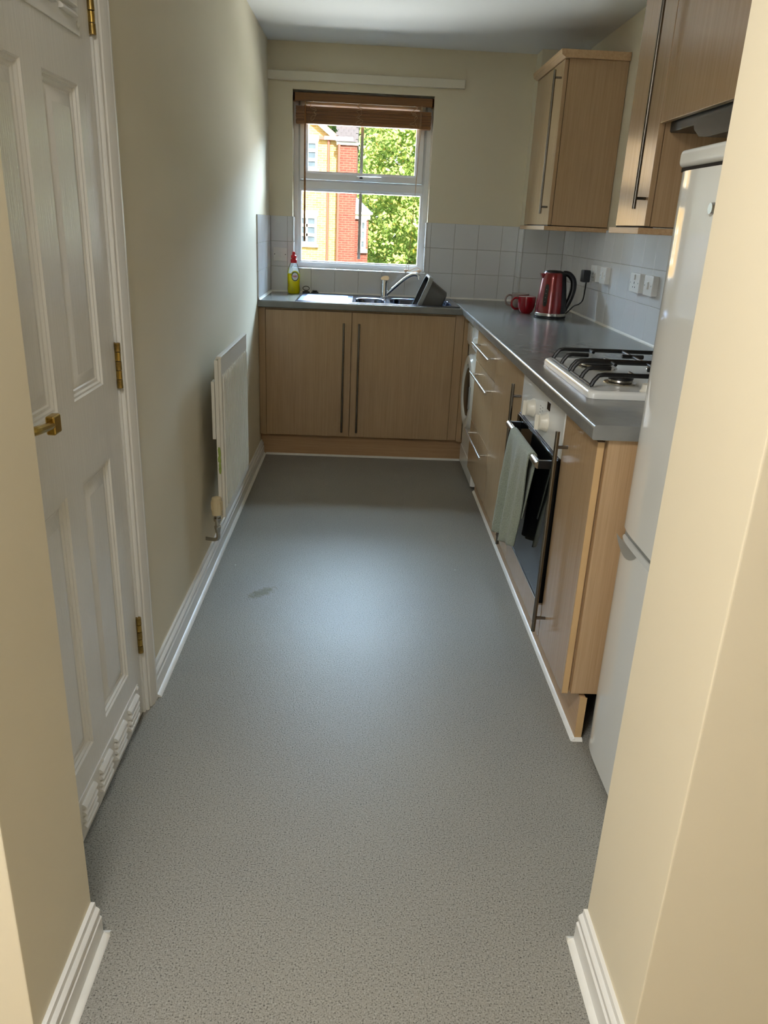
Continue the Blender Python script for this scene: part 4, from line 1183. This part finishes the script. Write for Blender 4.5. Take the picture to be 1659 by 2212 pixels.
# switch on the back wall
sw = thing('light_switch', (-.520, YB - TT, 1.093), 'white double switch beside the window above the bottle', 'switch')
bm = B(); box(bm, -.562, -.478, YB - TT - .010, YB - TT, 1.093, 1.172, .003); finish('face_plate', bm, MT['plastic'], sw)
for x in (-.531, -.511):
    bm = B(); box(bm, x - .008, x + .008, YB - TT - .0135, YB - TT - .009, 1.119, 1.147, .0015); finish('rocker', bm, MT['plastic'], sw)
for x in (-.554, -.487):
    bm = B(); cyl(bm, (x, YB - TT - .009, 1.133), (x, YB - TT - .0110, 1.133), .0028, n=10); finish('screw', bm, MT['dark'], sw)

# ================================================================== RADIATOR
rad = thing('radiator', (-.53, 3.095, .25), 'white ribbed panel radiator on the left wall', 'radiator')
RX, RY0, RY1, RZ0, RZ1 = -.502, 2.782, 3.405, .250, .862
bm = B(); box(bm, RX - .012, RX, RY0, RY1, RZ0, RZ1, .004, 2); rp = finish('front_panel', bm, MT['brasspaint'], rad)
n = 18
for i in range(n):
    y = RY0 + .030 + (RY1 - RY0 - .06) * i / (n - 1)
    b = B()
    prof = [(-.0075, 0), (-.0062, .0048), (.0062, .0048), (.0075, 0)]
    A = [b.verts.new((RX + h, y + a, RZ0 + .030 - (0 if h == 0 else -.010))) for a, h in prof]
    C = [b.verts.new((RX + h, y + a, RZ1 - .062 - (0 if h == 0 else .012))) for a, h in prof]
    bridge(b, A, C, False); b.faces.new(A); b.faces.new(C)
    finish('rib', b, MT['brasspaint'], rp, smooth=0)
bm = B(); box(bm, RX - .018, RX + .001, RY0 - .001, RY1 + .001, RZ1 - .004, RZ1 + .005, .003); finish('top_cap', bm, MT['brasspaint'], rad)
bm = B(); box(bm, RX - .0265, RX - .012, RY0 + .003, RY1 - .004, RZ0 + .01, RZ1 - .010, .002); cv = finish('convector', bm, MT['brasspaint'], rad)
for k in range(12):
    b = B(); y = RY0 + .03 + k * .05; box(b, RX - .025, RX - .014, y, y + .002, RZ1 - .011, RZ1 - .003); finish('fin', b, MT['brasspaint'], cv, smooth=0)
bm = B()
for q in range(14):
    yy = RY0 + .0022; zc = .430 + .09 * random.random(); xc = RX - .015 - .005 * random.random(); s = .006 + .006 * random.random()
    vv = [bm.verts.new((xc + s * .5 * math.cos(a), yy, zc + s * 1.6 * math.sin(a))) for a in (0, 1, 2, 3, 4, 5)]; bm.faces.new(vv); 
for v in bm.verts: v.co.y -= .0002 * random.random()
finish('green_paint_smear', bm, MT['moss'], cv, smooth=0)
bm = B(); box(bm, RX - .0395, RX - .0275, RY0 + .002, RY0 + .05, .560, .775, .001); finish('wall_bracket', bm, MT['brasspaint'], rad)
for y in (RY0 + .34, RY1 - .10):
    bm = B(); box(bm, XL, RX - .0265, y, y + .04, .46, .775); finish('wall_bracket', bm, MT['brasspaint'], rad)
vy, vx = RY0 - .006, -.534
bm = B(); lathe(bm, (vx, vy, 0), [(.014, .262), (.019, .264), (.0205, .275), (.0215, .300), (.0195, .325), (.0175, .333), (.010, .336), (0, .3365)], 20); vc = finish('thermostat_head', bm, MT['trv'], rad)
for k in range(14):
    a = 2 * math.pi * k / 14
    b = B(); box(b, -.0012, .0012, .0195, .0222, .285, .318); bmesh.ops.rotate(b, verts=b.verts[:], matrix=Matrix.Rotation(a, 3, 'Z')); bmesh.ops.translate(b, verts=b.verts[:], vec=(vx, vy, 0)); finish('grip_rib', b, MT['trv'], vc)
bm = B(); lathe(bm, (vx, vy, 0), [(.012, .205), (.013, .215), (.009, .218), (.009, .236), (.014, .238), (.014, .250), (.010, .252), (.012, .262)], 14); cyl(bm, (vx, vy, .240), (vx + .004, vy + .040, .262), .008, n=12); finish('valve_body', bm, MT['steel'], rad)
bm = B(); cyl(bm, (vx, vy, .190), (vx, vy, .208), .0095, .012, 8); tube(bm, smooth_path([(vx, vy, .200), (vx, vy + .004, .165), (vx - .02, vy + .02, .150), (XL, vy + .03, .150)], 5), .0075, 10); finish('pipe', bm, MT['steel'], rad)

# ================================================================== OUTSIDE
GZ_ = -2.9
bm = B(); box(bm, -40, 40, YB + 2.0, 80, GZ_ - .2, GZ_)
gnd = struct(finish('ground', bm, plain('lawn', srgb(96, 118, 60), 0.9, var=0.25, scale=3), smooth=0), 'lawn outside the window')
MT['ybrick'] = brick_mat('buff_brick', srgb(182, 144, 82), srgb(160, 118, 60), srgb(178, 158, 116))
MT['rbrick'] = brick_mat('red_brick', srgb(112, 53, 40), srgb(94, 42, 32), srgb(122, 86, 72))
MT['stone'] = plain('white_render', srgb(226, 222, 212), 0.8, var=0.03)
MT['slate'] = plain('roof_slate', srgb(66, 62, 64), 0.7, var=0.2, scale=3)
MT['rooft'] = plain('roof_tile_pale', srgb(128, 100, 88), 0.8, var=0.15, scale=5)
MT['lead'] = plain('lead_roof', srgb(92, 102, 114), 0.5, var=0.05)
MT['pipe'] = plain('rainwater_pipe', srgb(126, 70, 56), 0.5, var=0.05)
MT['winglass'] = plain('house_window_glass', srgb(70, 82, 90), 0.08, var=0.3, scale=2)
HY = 29.0
hs = thing('brick_house', (-5, 32, GZ_), 'buff and red brick house with slate roof seen through the window', 'house')
# buff wing with gable to the camera
bm = B(); bx0, bx1 = -9.0, -1.03; eav = 3.93; slope = .74
apex_x = (bx0 + bx1) / 2
prism(bm, [(bx0, GZ_), (bx1, GZ_), (bx1, eav), (apex_x, eav + (bx1 - apex_x) * slope), (bx0, eav)], 'Y', HY, HY + 3.4)
finish('buff_gable_wall', bm, MT['ybrick'], hs, smooth=0)
def roof_plane(name, x0, z0, x1, z1, y0, y1, mat, t=.10):
    b = B(); prism(b, [(x0, z0), (x1, z1), (x1, z1 + t), (x0, z0 + t)], 'Y', y0, y1); return finish(name, b, mat, hs, smooth=0)
ridge = eav + (bx1 - apex_x) * slope
roof_plane('gable_roof', bx1 + .30, eav - .30 * slope + .02, apex_x, ridge + .02, HY - .18, HY + 3.4, MT['rooft'])
roof_plane('gable_roof', bx0 - .30, eav - .30 * slope + .02, apex_x, ridge + .02, HY - .18, HY + 3.4, MT['rooft'])
roof_plane('barge_board', bx1 + .22, eav - .22 * slope - .10, apex_x, ridge - .10, HY - .20, HY - .14, MT['stone'], .13)
def hwin(x0, x1, z0, z1, y, bars=2, lint=.17, sill=.10):
    b = B(); rings_rect(b, lambda a, c, h: (a, y + h, c), x0, x1, z0, z1, [(0, .02), (0, -.05), (.07, -.05), (.075, .0)], fill=False)
    w = finish('window', b, MT['stone'], hs, smooth=0)
    b = B(); box(b, x0 + .06, x1 - .06, y - .012, y - .004, z0 + .06, z1 - .06); finish('pane', b, MT['winglass'], w, smooth=0)
    for k in range(1, bars + 1):
        xx = x0 + (x1 - x0) * k / (bars + 1); b = B(); box(b, xx - .03, xx + .03, y - .05, y - .012, z0 + .06, z1 - .06); finish('glazing_bar', b, MT['stone'], w, smooth=0)
    for k in (1, 2):
        zz = z0 + (z1 - z0) * k / 3; b = B(); box(b, x0 + .06, x1 - .06, y - .05, y - .012, zz - .05, zz + .05); finish('glazing_bar', b, MT['stone'], w, smooth=0)
    b = B(); box(b, x0 - .06, x1 + .06, y - .10, y + .02, z0 - sill, z0); finish('sill', b, MT['stone'], w, smooth=0)
    b = B(); box(b, x0 - .04, x1 + .04, y - .03, y + .02, z1, z1 + lint); finish('lintel', b, MT['stone'], w, smooth=0)
hwin(-2.75, -1.72, 2.98, 3.85, HY); hwin(-2.75, -1.72, .53, 1.46, HY)
hwin(-5.6, -4.5, 2.98, 3.85, HY); hwin(-5.6, -4.5, .53, 1.46, HY); hwin(-2.75, -1.72, -1.9, -.8, HY); hwin(-5.6, -4.5, -1.9, -.8, HY)
bm = B(); cyl(bm, (-1.34, HY - .06, GZ_), (-1.34, HY - .06, 3.90), .045, n=10); finish('downpipe', bm, MT['pipe'], hs)
bm = B(); box(bm, -1.66, -1.03, HY - .16, HY - .02, 3.90, 4.0); finish('gutter', bm, MT['pipe'], hs, smooth=0)
# red brick projecting bay with slate roof
RYF = HY - 0.40; k_ = RYF / HY
rx0, rx1 = -1.03 * k_, -.375 * k_; rz = 1.34 + (3.80 - 1.34) * k_
bm = B(); box(bm, rx0, rx1, RYF, HY + 3.4, GZ_, rz); finish('red_brick_bay', bm, MT['rbrick'], hs, smooth=0)
bm = B(); box(bm, rx0 - .04, rx1 + .04, RYF - .06, RYF + .02, rz - .02, rz + .06); finish('eaves_board', bm, MT['stone'], hs, smooth=0)
bm = B(); cyl(bm, (rx0 + .05, RYF - .06, GZ_), (rx0 + .05, RYF - .06, rz), .04, n=10); finish('downpipe', bm, MT['pipe'], hs)
bm = B(); prism(bm, [(RYF - .10, rz + .06), (RYF + 1.0, rz + 1.75), (HY + 3.4, rz + 1.75), (HY + 3.4, rz + .06)], 'X', rx0 - .02, rx1 + .02); sr = finish('slate_roof', bm, MT['slate'], hs, smooth=0)
tl_ = math.atan2(1.69, 1.10); sw_, sh_ = .17, .115
b = B(); box(b, -sw_ / 2 + .004, sw_ / 2 - .004, 0, sh_ + .02, 0, .012); bmesh.ops.rotate(b, verts=b.verts[:], matrix=Matrix.Rotation(tl_, 3, 'X'))
sme = bpy.data.meshes.new('slate'); b.to_mesh(sme); b.free(); sme.materials.append(MT['slate'])
for r in range(16):
    s = r * sh_; y = RYF - .10 + s * math.cos(tl_) - .010 * math.sin(tl_); z = rz + .06 + s * math.sin(tl_) + .010 * math.cos(tl_) 
    x = rx0 + sw_ * (.5 if r % 2 else 0) + .01
    while x < rx1 + .02:
        if rx0 - .05 < x: link('slate', sme, (x, y, z + random.uniform(0, .006)), sr)
        x += sw_
# low bay window with lead roof to the right of the red brick
yb_ = HY + .4
bm = B(); box(bm, rx1 - .2, .105, yb_, yb_ + 2, GZ_, 1.60); finish('side_bay_wall', bm, MT['rbrick'], hs, smooth=0)
bm = B(); box(bm, rx1 - .2, .16, yb_ - .08, yb_ + 2, 1.44, 1.62); finish('white_band', bm, MT['stone'], hs, smooth=0)
bm = B(); A = [bm.verts.new(c) for c in ((rx1 - .6, yb_ - .15, 1.66), (.24, yb_ - .15, 1.66), (.24, yb_ + 2, 1.66), (rx1 - .6, yb_ + 2, 1.66))]; t_ = [bm.verts.new(c) for c in ((rx1 - .6, yb_ + .35, 2.15), (-.33, yb_ + .35, 2.15), (-.33, yb_ + 2, 2.15), (rx1 - .6, yb_ + 2, 2.15))]
bridge(bm, A, t_); bm.faces.new(t_); bm.faces.new(A); finish('lead_roof', bm, MT['lead'], hs, smooth=0)
bm = B(); box(bm, rx1 - .6, .24, yb_ - .17, yb_ + 2, 1.60, 1.68); finish('roof_fascia', bm, MT['stone'], hs, smooth=0)
hwin(-.20, .03, .42, 1.40, yb_, 0, .06, .12)

# trees -----------------------------------------------------------------------
leafA = leaf_mat('leaf_bright', [(0.0, srgb(110, 144, 70)), (0.45, srgb(152, 180, 92)), (0.8, srgb(186, 200, 118)), (0.985, srgb(196, 190, 96)), (1.0, srgb(206, 150, 60))])
leafB = leaf_mat('leaf_deep', [(0.0, srgb(52, 88, 60)), (0.5, srgb(84, 120, 70)), (1.0, srgb(120, 150, 84))])
MT['bark'] = plain('bark', srgb(96, 84, 70), 0.9, var=0.25, scale=12)
def tree(name, x, y, top, rad_, label, lm, nclump, nleaf, size, seed):
    rnd = random.Random(seed)
    t = thing(name, (x, y, GZ_), label, 'tree')
    b = B(); tube(b, smooth_path([(x, y, GZ_), (x + .1, y, GZ_ + 2), (x - .1, y + .1, top * .5), (x, y, top * .8)], 4), [.22 - .012 * i for i in range(13)], 10)
    for q in range(7):
        a = rnd.uniform(0, 6.28); z = rnd.uniform(GZ_ + 2.2, top * .6); L = rad_ * rnd.uniform(.5, .8)
        tube(b, smooth_path([(x, y, z), (x + L * .5 * math.cos(a), y + L * .5 * math.sin(a), z + L * .35), (x + L * math.cos(a), y + L * math.sin(a), z + L * .8)], 4), [.10 - .009 * i for i in range(9)], 7)
    finish('trunk', b, MT['bark'], t)
    verts, faces = [], []
    cz = (top + GZ_ + .8) / 2; hz = (top - GZ_ - .8) / 2
    for c in range(nclump):
        while True:
            u = Vector((rnd.uniform(-1, 1), rnd.uniform(-1, 1), rnd.uniform(-1, 1)))
            if .25 < u.length < 1: break
        u *= rnd.uniform(.88, 1.0) / max(u.length, .3) if rnd.random() < .75 else 1
        cc = Vector((x + u.x * rad_, y + u.y * rad_, cz + u.z * hz)); cr = rnd.uniform(.40, .80)
        for l in range(nleaf):
            d = Vector((rnd.gauss(0, 1), rnd.gauss(0, 1), rnd.gauss(0, .8)));
            d = d.normalized() * cr * rnd.uniform(.6, 1.05)
            p = cc + d
            nrm = (d.normalized() + Vector((rnd.uniform(-.6, .6), rnd.uniform(-.6, .6), rnd.uniform(.0, .9)))).normalized()
            a_, b_ = frame_of(nrm); s = size * rnd.uniform(.6, 1.2); an = rnd.uniform(0, 6.28)
            e1 = a_ * math.cos(an) + b_ * math.sin(an); e2 = nrm.cross(e1)
            i0 = len(verts)
            dr = nrm * (-.25 * s)
            verts += [p - e1 * s, p + e2 * s * .55 + dr, p + e1 * s + dr, p - e2 * s * .55 + dr]
            faces.append((i0, i0 + 1, i0 + 2, i0 + 3))
    me = bpy.data.meshes.new('foliage'); me.from_pydata([tuple(v) for v in verts], [], faces); me.materials.append(lm)
    o = link('foliage', me, (0, 0, 0), t); o['kind'] = 'stuff'
tree('leafy_tree', 3.05, 36.6, 7.6, 3.55, 'large yellow-green tree filling the right of the window', leafA, 620, 95, .105, 3)
tree('leafy_tree', 0.4, 46.0, 11.0, 5.2, 'dark green tree rising far behind the brick house', leafB, 420, 80, .20, 9)
